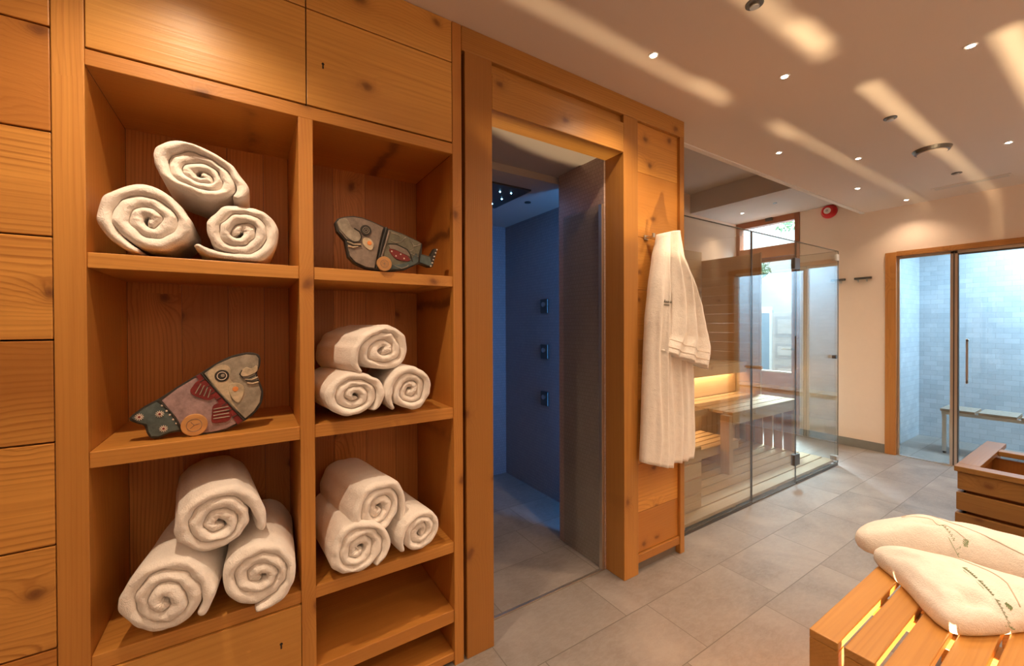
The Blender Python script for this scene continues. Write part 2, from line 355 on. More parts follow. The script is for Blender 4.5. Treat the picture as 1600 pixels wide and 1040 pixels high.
cdoor(-.3405, .1565, 2.329, ZC - .002); cdoor(.1595, .6595, 2.329, ZC - .002)
cdoor(-.340, .1325, .056, .437, (.077, .333), 'drawer')

# ---------------------------------------------------------------- towels
def towel_mesh(a, bb, L, rot=0, turns=4.3, seed=0, hand=1, end=0, flat=.12, conv=.012, tail=0.0, depthvar=.007):
    """rolled folded terry towel: a thick spiral sheet with rounded folds at both ends; local y runs into the shelf"""
    rnd = random.Random(seed)
    r0 = 0; N = int(turns * 44); T = 1 / (turns + .65); K = 9
    prof = []      # loop of (n, yfrac, inset) around the sheet section
    h = T * .505
    for k in range(K):                      # front round, outer side -> inner side
        an = PI / 2 - PI * k / (K - 1); prof.append((math.sin(an), -math.cos(an), 0))
    for y in (.18, .45, .72): prof.append((-1, y, 1))
    for k in range(5):
        an = -PI / 2 + PI * k / 4; prof.append((math.sin(an), math.cos(an), 2))
    for y in (.92, .8, .66, .5, .34, .2, .1, .05): prof.append((1, y, 1))
    P = len(prof); vs = []
    wob = [rnd.uniform(-1, 1) for _ in range(8)]
    for i in range(N + 1):
        s = i / N; th = 2 * PI * turns * s
        cr = T * .15 + (turns * T) * s
        hh = h * (1.0 if s > .02 else .6) * (1 + .10 * noise.noise(Vector((th * 1.7, seed, 4))))
        if s > .965: hh *= max(.55, 1 - (s - .965) / .035 * .45)
        if tail and s > .93: cr += tail * ((s - .93) / .07) ** 1.6
        lay = noise.noise(Vector((th * .45, seed * 3.1, 0))) * depthvar * 1.6 + (1 - s) * conv - .3 * conv
        for n, y, kind in prof:
            r = cr + n * hh
            ang = math.radians(end) + hand * (th - 2 * PI * turns)
            x, z = math.cos(ang) * r, math.sin(ang) * r
            R = math.hypot(x, z)
            # pinched, uneven roll
            q = Vector((x * 1.1, z * 1.1, seed * 7.7))
            x += .10 * noise.noise(q); z += .10 * noise.noise(q + Vector((9, 4, 2)))
            q2 = Vector((x * 5, z * 5, seed * 2.3))
            x += .05 * noise.noise(q2); z += .05 * noise.noise(q2 + Vector((3, 8, 1)))
            X, Z = x * a, z * bb
            c, s_ = math.cos(rot), math.sin(rot); X, Z = X * c - Z * s_, X * s_ + Z * c
            if kind == 0: yy = lay + T * a * .50 * (1 - abs(y) ** 1.6) + noise.noise(Vector((th * 3.5, seed, n))) * .0030     # rounded fold at the front
            elif kind == 2: yy = L - .02 + y * .012
            else: yy = .02 + lay * (1 - y) + y * (L - .04)
            bot = -bb * (1 - flat)
            if Z < bot: Z = bot + (Z - bot) * .25
            yn = noise.noise(Vector((X * 14, Z * 14, yy * 9 + seed)))
            X += yn * .0035; Z += noise.noise(Vector((X * 14 + 5, Z * 14, yy * 9 + seed))) * .0035
            if kind == 0: yy += noise.noise(Vector((X * 30, Z * 30, seed))) * .004
            vs.append((X, yy, Z))
    fs = []
    for i in range(N):
        for k in range(P):
            fs.append((i * P + k, i * P + (k + 1) % P, (i + 1) * P + (k + 1) % P, (i + 1) * P + k))
    fs += [tuple(range(P - 1, -1, -1)), tuple(range(N * P, (N + 1) * P))]
    m = MB(); m.add(vs, fs)
    return m, [vs[i * P + P - 3 - 3] for i in range(N - 30, N)]
def towel(name_label, cx, y0, cz, a, b, L, yaw=0, pitch=0, group=None, **kw):
    a *= 1.05; b *= 1.05; cz += .004
    m, _ = towel_mesh(a, b, L, **kw)
    o = m.build('rolled_towel', M['towel'], None, 0, True)
    o.location = (cx, y0, cz); o.rotation_euler = (pitch, 0, yaw)
    sb = o.modifiers.new('soft', 'SUBSURF'); sb.levels = 1; sb.render_levels = 1
    return tag(o, name_label, 'towel', group)
G1 = 'rolled towels on the top left shelf'; G2 = 'rolled towels on the bottom left shelf'; G3 = 'rolled towels on the middle right shelf'; G4 = 'rolled towels on the lower right shelf'
towel('round rolled white towel, left one on the top left shelf', -.224, 1.452, 1.509 + .096, .106, .097, .33, seed=1, end=-100, hand=1, turns=3.1, group=G1)
towel('flattened rolled white towel lying across two others on the top shelf', -.113, 1.440, 1.747, .118, .074, .32, rot=-.36, seed=2, end=-25, hand=-1, turns=3.4, group=G1, conv=.03)
towel('rolled white towel with a loose flap, right one on the top left shelf', -.018, 1.445, 1.509 + .088, .105, .089, .33, seed=3, end=205, hand=-1, turns=3.1, tail=.24, group=G1)
towel('large rolled white towel, left one in the bottom left bay', -.195, 1.395, .480 + .112, .108, .113, .38, yaw=-.12, rot=.15, seed=4, end=-55, hand=-1, turns=3.1, group=G2, conv=-.01)
towel('large rolled white towel on top of two in the bottom left bay', -.078, 1.405, .765, .112, .100, .38, yaw=.10, seed=5, end=-35, hand=-1, turns=3.0, tail=.2, group=G2)
towel('large rolled white towel, right one in the bottom left bay', .018, 1.390, .480 + .107, .098, .108, .38, yaw=-.04, rot=.4, seed=6, end=238, hand=-1, turns=3.1, group=G2)
towel('rolled white towel on top of two on the middle right shelf', .398, 1.440, 1.000 + .234, .112, .090, .32, yaw=.24, seed=7, end=232, hand=1, turns=3.0, tail=.2, group=G3)
towel('rolled white towel against the divider on the middle right shelf', .293, 1.412, 1.002 + .082, .103, .083, .34, yaw=.10, seed=8, end=-50, hand=-1, turns=3.1, group=G3)
towel('rolled white towel, right one on the middle right shelf', .487, 1.42, 1.002 + .085, .086, .086, .34, seed=9, end=228, hand=1, turns=3.2, tail=.12, group=G3)
towel('rolled white towel on top of two on the lower right shelf', .372, 1.425, .685, .102, .098, .36, yaw=.17, seed=10, end=-48, hand=-1, turns=3.1, tail=.25, group=G4)
towel('rolled white towel, left one on the lower right shelf', .301, 1.405, .480 + .095, .104, .096, .37, yaw=.08, seed=11, end=-60, hand=-1, turns=3.1, group=G4)
towel('smaller rolled white towel, right one on the lower right shelf', .520, 1.42, .480 + .083, .087, .084, .36, yaw=.12, seed=12, end=215, hand=1, turns=2.9, tail=.1, group=G4)

# ---------------------------------------------------------------- painted wooden fish
def paint(name, base, spots=None, rough=.6, s=30):
    t = NT(name); pos = t.n('ShaderNodeTexCoord').outputs['Object']
    n = t.noise(pos, s, 4, .7).outputs[0]
    c = t.ramp(n, [(.35, sc(base, .62)), (.6, base), (.8, sc(base, 1.25))])
    t.bsdf(c, rough, t.bump(t.noise(pos, 120, 3).outputs[0], .2, .002)); return t.m
FM = dict(grey=paint('fish_grey', (.36, .31, .24)), cream=paint('fish_cream', (.62, .50, .34)), edge=plain('fish_edge', (.035, .028, .022), .6), teal=paint('fish_teal', (.085, .12, .12)), lilac=paint('fish_lilac', (.40, .27, .27)),
          redp=paint('fish_red', (.22, .02, .018)), orange=plain('fish_cheek', (.75, .26, .07), .6), wheel=wood('fish_wheel_wood', 'x', (.66, .34, .12), (.45, .2, .06), rings=120, knots=0), olive=paint('fish_olive', (.17, .16, .11)), brown=paint('fish_brown', (.26, .20, .16)), white=plain('fish_white', (.72, .62, .52), .6), ink=plain('fish_ink', (.03, .025, .02), .6))
def smoothpts(pts, n=3):
    out = []; m = len(pts)
    for i in range(m):
        p0, p1, p2, p3 = [pts[(i + k - 1) % m] for k in range(4)]
        for j in range(n):
            u = j / n
            out.append(tuple(.5 * (2 * p1[q] + (p2[q] - p0[q]) * u + (2 * p0[q] - 5 * p1[q] + 4 * p2[q] - p3[q]) * u * u + (-p0[q] + 3 * p1[q] - 3 * p2[q] + p3[q]) * u ** 3) for q in (0, 1)))
    return out
def inset(pts, d):
    cx = sum(p[0] for p in pts) / len(pts); cz = sum(p[1] for p in pts) / len(pts); out = []
    for x, z in pts:
        l = math.hypot(x - cx, z - cz) or 1; out.append((x - (x - cx) / l * d, z - (z - cz) / l * d))
    return out
class Fish:
    def __init__(s, root, y, th, fix=lambda p: p): s.r, s.y, s.th, s.fix = root, y, th, fix; s.lv = 0
    def plate(s, name, pts, m, lift, ins=.0, sm=True, th=None, bev=.0012, label=None):
        q = [s.fix(p) for p in pts]
        if sm: q = smoothpts(q)
        if ins: q = inset(q, ins)
        o = MB().prism_y(q, s.y - lift, s.y if th is None else s.y + th).build(name, m, s.r, bev)
        if label: o['label'] = label
        return o
    def disc(s, name, c, r, m, lift, n=24, z=1, label=None):
        x, zz = s.fix(c)
        o = MB().cyl((x, s.y - lift, zz), r, lift, 'y', n).build(name, m, s.r, .001)
        if label: o['label'] = label
        return o
    def ring(s, name, c, r, w, m, lift, seg=24, a0=0, a1=2 * PI):
        x, zz = s.fix(c)
        MB().tube([(x + r * math.cos(a0 + (a1 - a0) * i / seg), s.y - lift, zz + r * math.sin(a0 + (a1 - a0) * i / seg)) for i in range(seg + 1)], w, 6).build(name, m, s.r)
    def line(s, name, pts, w, m, lift):
        q = [s.fix(p) for p in pts]
        MB().tube([(x, s.y - lift, z) for x, z in q], w, 6).build(name, m, s.r)
r1 = thing('fish_figurine', 'painted wooden fish with striped red scarf on the middle left shelf', 'figurine', (-.13, 1.51, 1.002))
F = Fish(r1, 1.50, .03, lambda p: (p[0], p[1] + .004))
F.plate('body', [(-.277, 1.066), (-.248, 1.093), (-.217, 1.111), (-.174, 1.143), (-.134, 1.17), (-.12, 1.179), (-.082, 1.206), (-.046, 1.225), (-.008, 1.234), (.018, 1.23), (.029, 1.218), (.028, 1.191), (.02, 1.17), (.027, 1.141), (.036, 1.11), (.032, 1.076), (.014, 1.047), (-.012, 1.026), (-.059, 1.003), (-.095, .998), (-.13, .999), (-.162, 1.012), (-.19, 1.013), (-.214, 1.003), (-.231, 1.004), (-.241, 1.021), (-.246, 1.041), (-.263, 1.051)], FM['edge'], 0, 0, True, .028)
F.plate('torso', [(-.209, 1.108), (-.174, 1.139), (-.134, 1.166), (-.118, 1.172), (-.092, 1.13), (-.059, 1.085), (-.028, 1.03), (-.034, 1.02), (-.06, 1.007), (-.095, 1.002), (-.13, 1.003), (-.163, 1.02), (-.178, 1.056)], FM['lilac'], .003, .001, False)
F.plate('tail', [(-.272, 1.067), (-.248, 1.089), (-.219, 1.106), (-.205, 1.095), (-.172, 1.045), (-.166, 1.02), (-.19, 1.017), (-.214, 1.007), (-.231, 1.009), (-.237, 1.023), (-.241, 1.045), (-.262, 1.055)], FM['teal'], .004, .001, False)
F.plate('head', [(-.112, 1.178), (-.082, 1.203), (-.046, 1.221), (-.008, 1.230), (.018, 1.226), (.025, 1.216), (.024, 1.191), (.016, 1.17), (.023, 1.141), (.031, 1.11), (.027, 1.078), (.01, 1.051), (-.012, 1.032), (-.059, 1.089), (-.09, 1.136)], FM['grey'], .005, .001, False)
F.plate('forehead', [(-.104, 1.176), (-.082, 1.197), (-.060, 1.200), (-.048, 1.186), (-.05, 1.158), (-.040, 1.14), (-.05, 1.11), (-.035, 1.07), (-.016, 1.042), (-.052, 1.089), (-.084, 1.136)], FM['cream'], .006, 0, True)
F.plate('snout', [(-.02, 1.18), (-.008, 1.19), (.006, 1.185), (.018, 1.195), (.021, 1.178), (.004, 1.166), (-.014, 1.162), (-.022, 1.168)], FM['cream'], .009)
F.line('mouth', [(-.019, 1.182), (-.025, 1.17), (-.016, 1.158), (0, 1.157), (.020, 1.167)], .0018, FM['ink'], .009)
F.line('mouth', [(-.010, 1.150), (.006, 1.146), (.024, 1.150)], .0016, FM['ink'], .008)
F.line('lip', [(-.012, 1.154), (.004, 1.151), (.022, 1.158)], .0022, FM['cream'], .008)
F.line('lip', [(-.006, 1.142), (.008, 1.139), (.024, 1.143)], .0022, FM['cream'], .008)
F.plate('cheek', [(-.054, 1.13), (-.046, 1.144), (-.025, 1.142), (-.013, 1.126), (-.018, 1.1), (-.030, 1.084), (-.045, 1.1)], FM['cream'], .008)
F.disc('cheek_spot', (-.036, 1.126), .0075, FM['orange'], .0092)
F.disc('eye', (-.069, 1.168), .018, FM['ink'], .0078); F.ring('eye_ring', (-.069, 1.168), .0115, .0011, FM['white'], .0082); F.disc('pupil', (-.067, 1.169), .005, FM['grey'], .0088)
def stripes(pa, pb, n, m0, m1, w, lift, name):
    for k in range(n):
        u = (k + .5) / n; a_ = [pa[0][q] + (pa[1][q] - pa[0][q]) * u for q in (0, 1)]; b_ = [pb[0][q] + (pb[1][q] - pb[0][q]) * u for q in (0, 1)]
        F.line(name, [tuple(a_), tuple(b_)], w, m1, lift)
sc1 = F.plate('scarf', [(-.139, 1.141), (-.127, 1.157), (-.108, 1.155), (-.083, 1.118), (-.097, 1.099), (-.116, 1.104), (-.139, 1.118), (-.144, 1.13)], FM['redp'], .007)
sc2 = F.plate('scarf', [(-.089, 1.083), (-.059, 1.088), (-.049, 1.067), (-.048, 1.04), (-.062, 1.029), (-.093, 1.031), (-.094, 1.057)], FM['redp'], .007)
F.plate('scarf', [(-.131, 1.171), (-.119, 1.177), (-.092, 1.134), (-.059, 1.087), (-.017, 1.027), (-.032, 1.018), (-.049, 1.052), (-.079, 1.090), (-.102, 1.126), (-.122, 1.156)], FM['redp'], .0065, 0, False)
stripes(((-.137, 1.124), (-.098, 1.104)), ((-.123, 1.152), (-.092, 1.128)), 4, 0, FM['grey'], .0016, .0075, 'scarf_stripe')
stripes(((-.090, 1.075), (-.091, 1.038)), ((-.054, 1.080), (-.051, 1.040)), 4, 0, FM['grey'], .0016, .0075, 'scarf_stripe')
stripes(((-.128, 1.163), (-.038, 1.032)), ((-.116, 1.172), (-.025, 1.038)), 7, 0, FM['edge'], .0013, .007, 'scarf_stripe')
F.line('collar_line', [(-.119, 1.179), (-.09, 1.136), (-.057, 1.089), (-.014, 1.027)], .002, FM['ink'], .0072)
F.line('hem_line', [(-.213, 1.110), (-.186, 1.07), (-.165, 1.022)], .0022, FM['ink'], .0055)
for c in ((-.255, 1.068), (-.212, 1.071), (-.204, 1.029)):
    x, z = F.fix(c); fb = MB()
    for k in range(12):
        a = 2 * PI * k / 12; fb.tube([(x + .003 * math.cos(a), F.y - .0055, z + .003 * math.sin(a)), (x + .0095 * math.cos(a), F.y - .0055, z + .0095 * math.sin(a))], .0010, 5)
    fb.build('flower', FM['white'], r1); F.disc('flower_centre', c, .0032, FM['redp'], .007)
for c in ((-.207, 1.094), (-.197, 1.078), (-.19, 1.066), (-.183, 1.052), (-.176, 1.04)): F.disc('bead', c, .0028, FM['white'], .0062, 8)
F.disc('wheel', (-.135, 1.031), .031, FM['wheel'], .014, 36); F.ring('wheel_groove', (-.135, 1.031), .018, .0007, FM['brown'], .0142)
for a in (.3, 2.2, 4.0): F.line('wheel_crack', [(-.135, 1.031), (-.135 + .014 * math.cos(a), 1.031 + .012 * math.sin(a))], .0006, FM['brown'], .0142)

r2 = thing('fish_figurine', 'painted wooden fish with polka-dot pocket on the top right shelf', 'figurine', (.42, 1.46, 1.509))
KF = 1.452 / 1.54
F = Fish(r2, 1.452, .028, lambda p: (p[0] * KF, 1.32 + (p[1] - 1.32) * KF + .0005))
F.plate('body', [(.256, 1.682), (.264, 1.696), (.286, 1.706), (.317, 1.713), (.347, 1.712), (.38, 1.704), (.432, 1.686), (.492, 1.672), (.549, 1.653), (.574, 1.640), (.572, 1.60), (.608, 1.594), (.626, 1.627), (.638, 1.626), (.617, 1.552), (.602, 1.551), (.566, 1.562), (.548, 1.555), (.506, 1.533), (.45, 1.524), (.389, 1.525), (.359, 1.528), (.321, 1.543), (.299, 1.565), (.293, 1.595), (.288, 1.622), (.262, 1.652)], FM['edge'], 0, 0, False, .028)
F.plate('head', [(.260, 1.682), (.268, 1.694), (.288, 1.703), (.317, 1.709), (.347, 1.708), (.38, 1.700), (.423, 1.684), (.409, 1.628), (.389, 1.530), (.359, 1.532), (.323, 1.547), (.303, 1.567), (.297, 1.595), (.294, 1.622), (.268, 1.652)], FM['brown'], .005, .001, False)
F.plate('snout', [(.264, 1.682), (.272, 1.694), (.288, 1.70), (.30, 1.69), (.31, 1.67), (.33, 1.66), (.341, 1.642), (.335, 1.625), (.318, 1.62), (.298, 1.63), (.28, 1.648), (.268, 1.662)], FM['grey'], .008)
F.line('mouth', [(.318, 1.668), (.336, 1.658), (.344, 1.640), (.336, 1.622), (.318, 1.617), (.294, 1.624)], .0020, FM['ink'], .0085)
F.line('lip', [(.294, 1.618), (.315, 1.610), (.341, 1.612)], .0022, FM['cream'], .007); F.line('lip', [(.297, 1.602), (.313, 1.599), (.331, 1.604)], .003, FM['cream'], .007)
F.line('mouth', [(.293, 1.612), (.314, 1.605), (.342, 1.606)], .0014, FM['ink'], .0085)
F.plate('cheek', [(.348, 1.632), (.358, 1.639), (.376, 1.634), (.386, 1.618), (.382, 1.60), (.372, 1.594), (.354, 1.606), (.347, 1.618)], FM['cream'], .008)
F.disc('cheek_spot', (.371, 1.620), .0075, FM['orange'], .0092)
F.disc('eye', (.359, 1.665), .0185, FM['ink'], .0078); F.ring('eye_ring', (.359, 1.665), .0105, .0010, FM['grey'], .0082); F.ring('eye_ring', (.359, 1.665), .005, .0008, FM['grey'], .0084)
F.plate('torso', [(.448, 1.679), (.492, 1.668), (.549, 1.649), (.570, 1.641), (.554, 1.573), (.546, 1.557), (.506, 1.537), (.45, 1.528), (.400, 1.530), (.420, 1.571), (.430, 1.629)], FM['olive'], .004, .001, False)
F.plate('belly', [(.548, 1.60), (.556, 1.573), (.546, 1.56), (.506, 1.54), (.45, 1.531), (.42, 1.545), (.47, 1.55), (.52, 1.566)], FM['teal'], .006)
F.line('collar_line', [(.434, 1.686), (.418, 1.628), (.396, 1.53)], .003, FM['ink'], .006)
F.line('collar', [(.444, 1.676), (.431, 1.628), (.415, 1.575)], .0035, FM['brown'], .005)
F.plate('pocket', [(.443, 1.605), (.464, 1.606), (.506, 1.591), (.523, 1.568), (.481, 1.567), (.456, 1.581)], FM['redp'], .007)
F.plate('flap', [(.442, 1.622), (.47, 1.622), (.51, 1.607), (.523, 1.585), (.506, 1.589), (.464, 1.605), (.446, 1.608)], FM['brown'], .008)
F.line('pocket_edge', [(.438, 1.625), (.47, 1.627), (.512, 1.61), (.526, 1.586), (.532, 1.566)], .0018, FM['ink'], .008)
F.line('swirl', [(.452, 1.668), (.472, 1.664), (.486, 1.658)], .0014, FM['grey'], .0048)
F.line('swirl', [(.45, 1.638), (.466, 1.633), (.486, 1.636), (.499, 1.65), (.507, 1.657)], .0014, FM['grey'], .0048)
F.line('swirl', [(.528, 1.643), (.538, 1.628), (.534, 1.612), (.522, 1.605)], .0014, FM['grey'], .0048)
F.line('swirl', [(.535, 1.626), (.55, 1.629), (.565, 1.637)], .0014, FM['grey'], .0048)
F.line('swirl', [(.525, 1.597), (.54, 1.592), (.556, 1.588)], .0014, FM['grey'], .0048)
F.line('swirl', [(.462, 1.545), (.49, 1.536), (.51, 1.545), (.516, 1.552)], .0012, FM['grey'], .0068)
for c in ((.452, 1.598), (.468, 1.582), (.499, 1.575), (.486, 1.59)): F.disc('dot', c, .003, FM['white'], .0078, 10)
F.plate('tail', [(.566, 1.597), (.606, 1.590), (.615, 1.556), (.600, 1.555), (.562, 1.566)], FM['teal'], .003, .001, False)
for c in ((.634, 1.622), (.629, 1.609), (.623, 1.594), (.619, 1.581), (.614, 1.568), (.608, 1.555)): F.disc('bead', c, .003, FM['white'], .004, 10)
F.disc('wheel', (.423, 1.5485), .0255, FM['wheel'], .014, 32); F.ring('wheel_groove', (.423, 1.5485), .0135, .0007, FM['brown'], .0142)
for k in range(7): F.line('wheel_spoke', [(.423, 1.5485), (.423 + .012 * math.cos(k * .9), 1.5485 + .012 * math.sin(k * .9))], .0005, FM['brown'], .0142)

exec_after = []
# ---------------------------------------------------------------- bathrobe on the hook
def lerp_list(L, z):
    L = sorted(L, key=lambda p: -p[1])
    if z >= L[0][1]: return L[0][0]
    for (x0, z0), (x1, z1) in zip(L, L[1:]):
        if z0 >= z >= z1:
            u = (z0 - z) / (z0 - z1 + 1e-9); u = u * u * (3 - 2 * u) * .35 + u * .65
            return x0 + (x1 - x0) * u
    return L[-1][0]
class Drape:
    """hanging cloth: closed sleeve of fabric between a left and a right outline, folds fan down from the hook"""
    def __init__(s, L, R, ztop, zb0, zb1, yf, depth, folds, seed, amp=.016, yb=None):
        s.L, s.R, s.zt, s.zb0, s.zb1, s.yf, s.d, s.folds, s.seed, s.amp, s.yb = L, R, ztop, zb0, zb1, yf, depth, folds, seed, amp, yb
    def pt(s, u, w, back=False):
        zb = s.zb0 + (s.zb1 - s.zb0) * u
        z = s.zt + (zb - s.zt) * w
        l, r = lerp_list(s.L, z), lerp_list(s.R, z)
        x = l + (r - l) * u
        prof = math.sin(PI * min(1, max(0, u))) ** .5
        y = s.yf + s.d * (1 - prof)
        g = min(1, w * 4 + .12)
        f = 0
        for fu, fw, fa, f0 in s.folds:
            c = fu + .03 * math.sin(w * 5 + s.seed + fu * 9)
            f += fa * math.exp(-((u - c) / fw) ** 2) * min(1, max(0, (w - f0) * 5))
        n = noise.noise(Vector((u * 3.2, w * 3.0, s.seed * 3.3))) * .012 + noise.noise(Vector((u * 11, w * 5, s.seed))) * .0035
        y -= (f * 1.35 * s.amp / .016 + n) * g * prof
        if back: y = max(y + .012, (s.yb if s.yb is not None else s.yf + s.d + .01))
        z += noise.noise(Vector((u * 4, 0, s.seed))) * .006 * w
        return Vector((x, y, z))
    def build(s, name, parent, nu=46, nw=70, mat=None):
        vs, fs = [], []
        ring = [(i / nu, False) for i in range(nu + 1)] + [(i / nu, True) for i in range(nu - 1, 0, -1)]
        for j in range(nw + 1):
            for u, bk in ring: vs.append(s.pt(u, j / nw, bk))
        n = len(ring)
        for j in range(nw):
            for k in range(n): fs.append((j * n + k, j * n + (k + 1) % n, (j + 1) * n + (k + 1) % n, (j + 1) * n + k))
        fs += [tuple(range(n - 1, -1, -1)), tuple(range(nw * n, (nw + 1) * n))]
        m = MB(); m.add(vs, fs)
        return m.build(name, mat or M['robe'], parent, 0, True)
rb = thing('hanging_bathrobe', 'long white bathrobe hanging from a steel hook on the timber panel', 'bathrobe', (1.93, 1.42, 1.80))
Lf = [(1.840, 1.80), (1.800, 1.68), (1.764, 1.506), (1.739, 1.342), (1.725, 1.15), (1.714, .954), (1.705, .762), (1.694, .60)]
Rf = [(1.895, 1.80), (1.90, 1.60), (1.905, 1.40), (1.905, 1.17), (1.925, .95), (1.945, .78), (1.950, .66), (1.930, .54)]
front = Drape(Lf, Rf, 1.803, .612, .545, 1.350, .05, [(.25, .07, .010, .1), (.52, .06, .014, .05), (.78, .06, .010, .3), (.62, .05, -.012, .2), (.38, .05, -.008, .2)], 1.0, yb=1.425)
Lb = [(1.87, 1.78), (1.87, 1.1), (1.89, .8), (1.90, .56)]
Rb = [(1.93, 1.78), (2.06, 1.45), (2.13, 1.2), (2.145, 1.0), (2.142, .84), (2.150, .64), (2.135, .56)]
backp = Drape(Lb, Rb, 1.78, .57, .565, 1.372, .035, [(.3, .07, .012, .1), (.55, .06, .012, .1), (.8, .07, .012, .1), (.42, .04, -.010, .2)], 2.0, yb=1.425)
Ls = [(1.865, 1.80), (1.880, 1.62), (1.875, 1.42), (1.855, 1.26), (1.800, 1.19), (1.775, 1.15)]
Rs = [(1.915, 1.805), (1.950, 1.69), (2.000, 1.62), (2.052, 1.554), (2.10, 1.48), (2.145, 1.415), (2.19, 1.308), (2.240, 1.19), (2.238, 1.15), (2.215, 1.07)]
sleeve = Drape(Ls, Rs, 1.81, 1.182, 1.062, 1.315, .05, [(.18, .07, .012, .1), (.45, .08, .016, .15), (.72, .07, .014, .2), (.32, .05, -.010, .2), (.60, .05, -.012, .3), (.88, .05, -.008, .3)], 3.0, amp=.018, yb=1.40)
front.build('front_panel', rb); backp.build('back_panel', rb)
sl = sleeve.build('sleeve', rb)
def on_drape(d, pts, r, name, mat, parent, lift=.0015):
    MB().tube([d.pt(u, w) + Vector((0, -lift, 0)) for u, w in pts], r, 6).build(name, mat, parent, 0, True)
on_drape(sleeve, [(i / 24 * .96 + .02, .955) for i in range(25)], .0016, 'hem_seam', M['seam'], sl)
on_drape(sleeve, [(i / 24 * .96 + .02, .90) for i in range(25)], .0010, 'hem_seam', M['seam'], sl)
on_drape(front, [(.90 + .01 * math.sin(i), .12 + i * .03) for i in range(14)], .0014, 'lapel_seam', M['seam'], rb)
# embroidered emblem: small leaf mark over a line of script and a fine rule
em = MB()
def mark(uc, wc, du, dw, pts, r): em.tube([front.pt(uc + du * a, wc + dw * b) + Vector((0, -.002, 0)) for a, b in pts], r, 5)
u0, w0 = .63, .285
for k in range(5): mark(u0 + .13, w0 - .016, .07, .012, [(-.5, -1 + k * .45), (0, -.75 + k * .45), (.5, -1 + k * .45)], .0020)
for k in range(11): mark(u0 - .24 + k * .048, w0 + .012, .036, .009, [(-.4, .6), (0, -.9 if k in (0, 4) else -.2), (.4, .6), (.5, .1)], .0019)
mark(u0, w0 + .027, .26, .001, [(-1, 0), (-.5, 0), (0, 0), (.5, 0), (1, 0)], .0019)
em.build('embroidered_emblem', M['dgreen'], rb)
def hook(x, label, z=1.787):
    t = thing('wall_hook', label, 'hook', (x, YW + .016, z))
    MB().box(x - .016, x + .016, YW + .008, YW + .016, z - .012, z + .012).build('plate', M['steel'], t, .001)
    MB().box(x - .010, x + .010, YW - .035, YW + .010, z - .006, z + .004).box(x - .010, x + .010, YW - .040, YW - .033, z - .006, z + .016).build('peg', M['steel'], t, .001)
hook(1.80, 'small flat steel hook left of the hanging bathrobe'); hook(1.915, 'steel hook that carries the hanging bathrobe', 1.79)

# ---------------------------------------------------------------- sauna
st = thing('sauna_platform', 'pale slatted wooden floor platform inside the glass sauna', 'platform', (3.3, 2.2, 0))
b = MB(); y = 1.578
while y < 2.88:
    b.box(2.12, 4.600, y, y + .084, .028, .050); y += .096
b.build('slats', M['sauna_x'], st, .002)
b = MB()
for x in (2.3, 2.9, 3.5, 4.1, 4.55): b.box(x, x + .05, 1.60, 2.88, 0, .028)
b.build('bearers', M['sauna_y'], st)
t = thing('sauna_guard', 'low guard of pale horizontal boards just behind the sauna glass', 'guard rail', (2.4, 1.7, .05))
b = MB()
for k in range(4): b.box(2.12, 2.632, 1.665, 1.683, .056 + k * .107, .152 + k * .107)
b.build('boards', M['sauna_x'], t, .002)
for x in (2.14, 2.55): MB().box(x, x + .04, 1.683, 1.72, .05, .47).build('post', M['sauna_z'], t)
t = thing('sauna_bench', 'pale slatted lower sauna bench with a square leg', 'bench', (3.9, 2.1, .05))
b = MB(); y = 1.885
for k in range(6): b.box(3.43, 4.585, y + k * .098, y + k * .098 + .086, .550, .573)
b.build('seat', M['sauna_x'], t, .002)
b = MB()
for k in range(3): b.box(2.125, 3.425, 2.105 + k * .12, 2.105 + k * .12 + .108, .550, .573)
b.build('side_seat', M['sauna_x'], t, .002)
MB().box(3.43, 4.585, 1.887, 1.907, .466, .549).build('front_rail', M['sauna_x'], t, .002)
MB().box(2.125, 3.425, 2.107, 2.127, .515, .549).build('side_rail', M['sauna_x'], t, .002)
MB().box(3.385, 3.445, 1.89, 1.97, .051, .549).build('leg', M['sauna_z'], t, .003)
MB().box(2.15, 2.20, 2.13, 2.19, .051, .549).build('leg', M['sauna_z'], t, .003)
b = MB()
for k in range(5): b.box(4.555, 4.575, 1.91 + k * .094, 1.91 + k * .094 + .078, .051, .549)
b.build('end_panel', M['warm_z'], t, .002)
MB().box(4.540, 4.585, 1.886, 1.908, .051, .466).build('end_post', M['sauna_z'], t, .002)
t = thing('sauna_step', 'low lit slatted step at the back of the sauna', 'step', (2.9, 2.2, .05))
b = MB()
for k in range(5): b.box(2.125, 3.72, 1.99 + k * .078, 1.99 + k * .078 + .066, .262, .28)
b.build('slats', M['sauna_x'], t, .002)
MB().box(2.125, 3.72, 1.992, 2.01, .20, .261).build('front_rail', M['sauna_x'], t, .002)
MB().box(2.2, 2.25, 2.01, 2.3, .051, .261).box(3.6, 3.65, 2.01, 2.3, .051, .261).build('leg', M['sauna_z'], t)
b = MB(); x = 2.125
while x < 4.5: b.box(x, x + .082, 2.395, 2.41, .051, .573); x += .088
struct('trim_10', b, M['sauna_z'], 'pale vertical slats under the upper sauna bench', 'panel')
struct('trim_11', MB().box(2.125, 4.56, 2.475, 2.495, .574, .889), M['sauna_x'], 'glowing wooden riser between the two sauna benches', 'panel')
t = thing('upper_sauna_bench', 'upper sauna bench with warm light strip under its front', 'bench', (3.3, 2.6, .8))
b = MB()
for k in range(5): b.box(2.125, 4.575, 2.362 + k * .106, 2.362 + k * .106 + .094, .89, .912)
b.build('seat', M['sauna_x'], t, .002)
MB().box(2.125, 4.575, 2.364, 2.384, .80, .889).build('front_rail', M['sauna_x'], t, .002)
MB().box(2.2, 4.45, 2.388, 2.398, .840, .848).build('light_strip', M['warmled'], t)
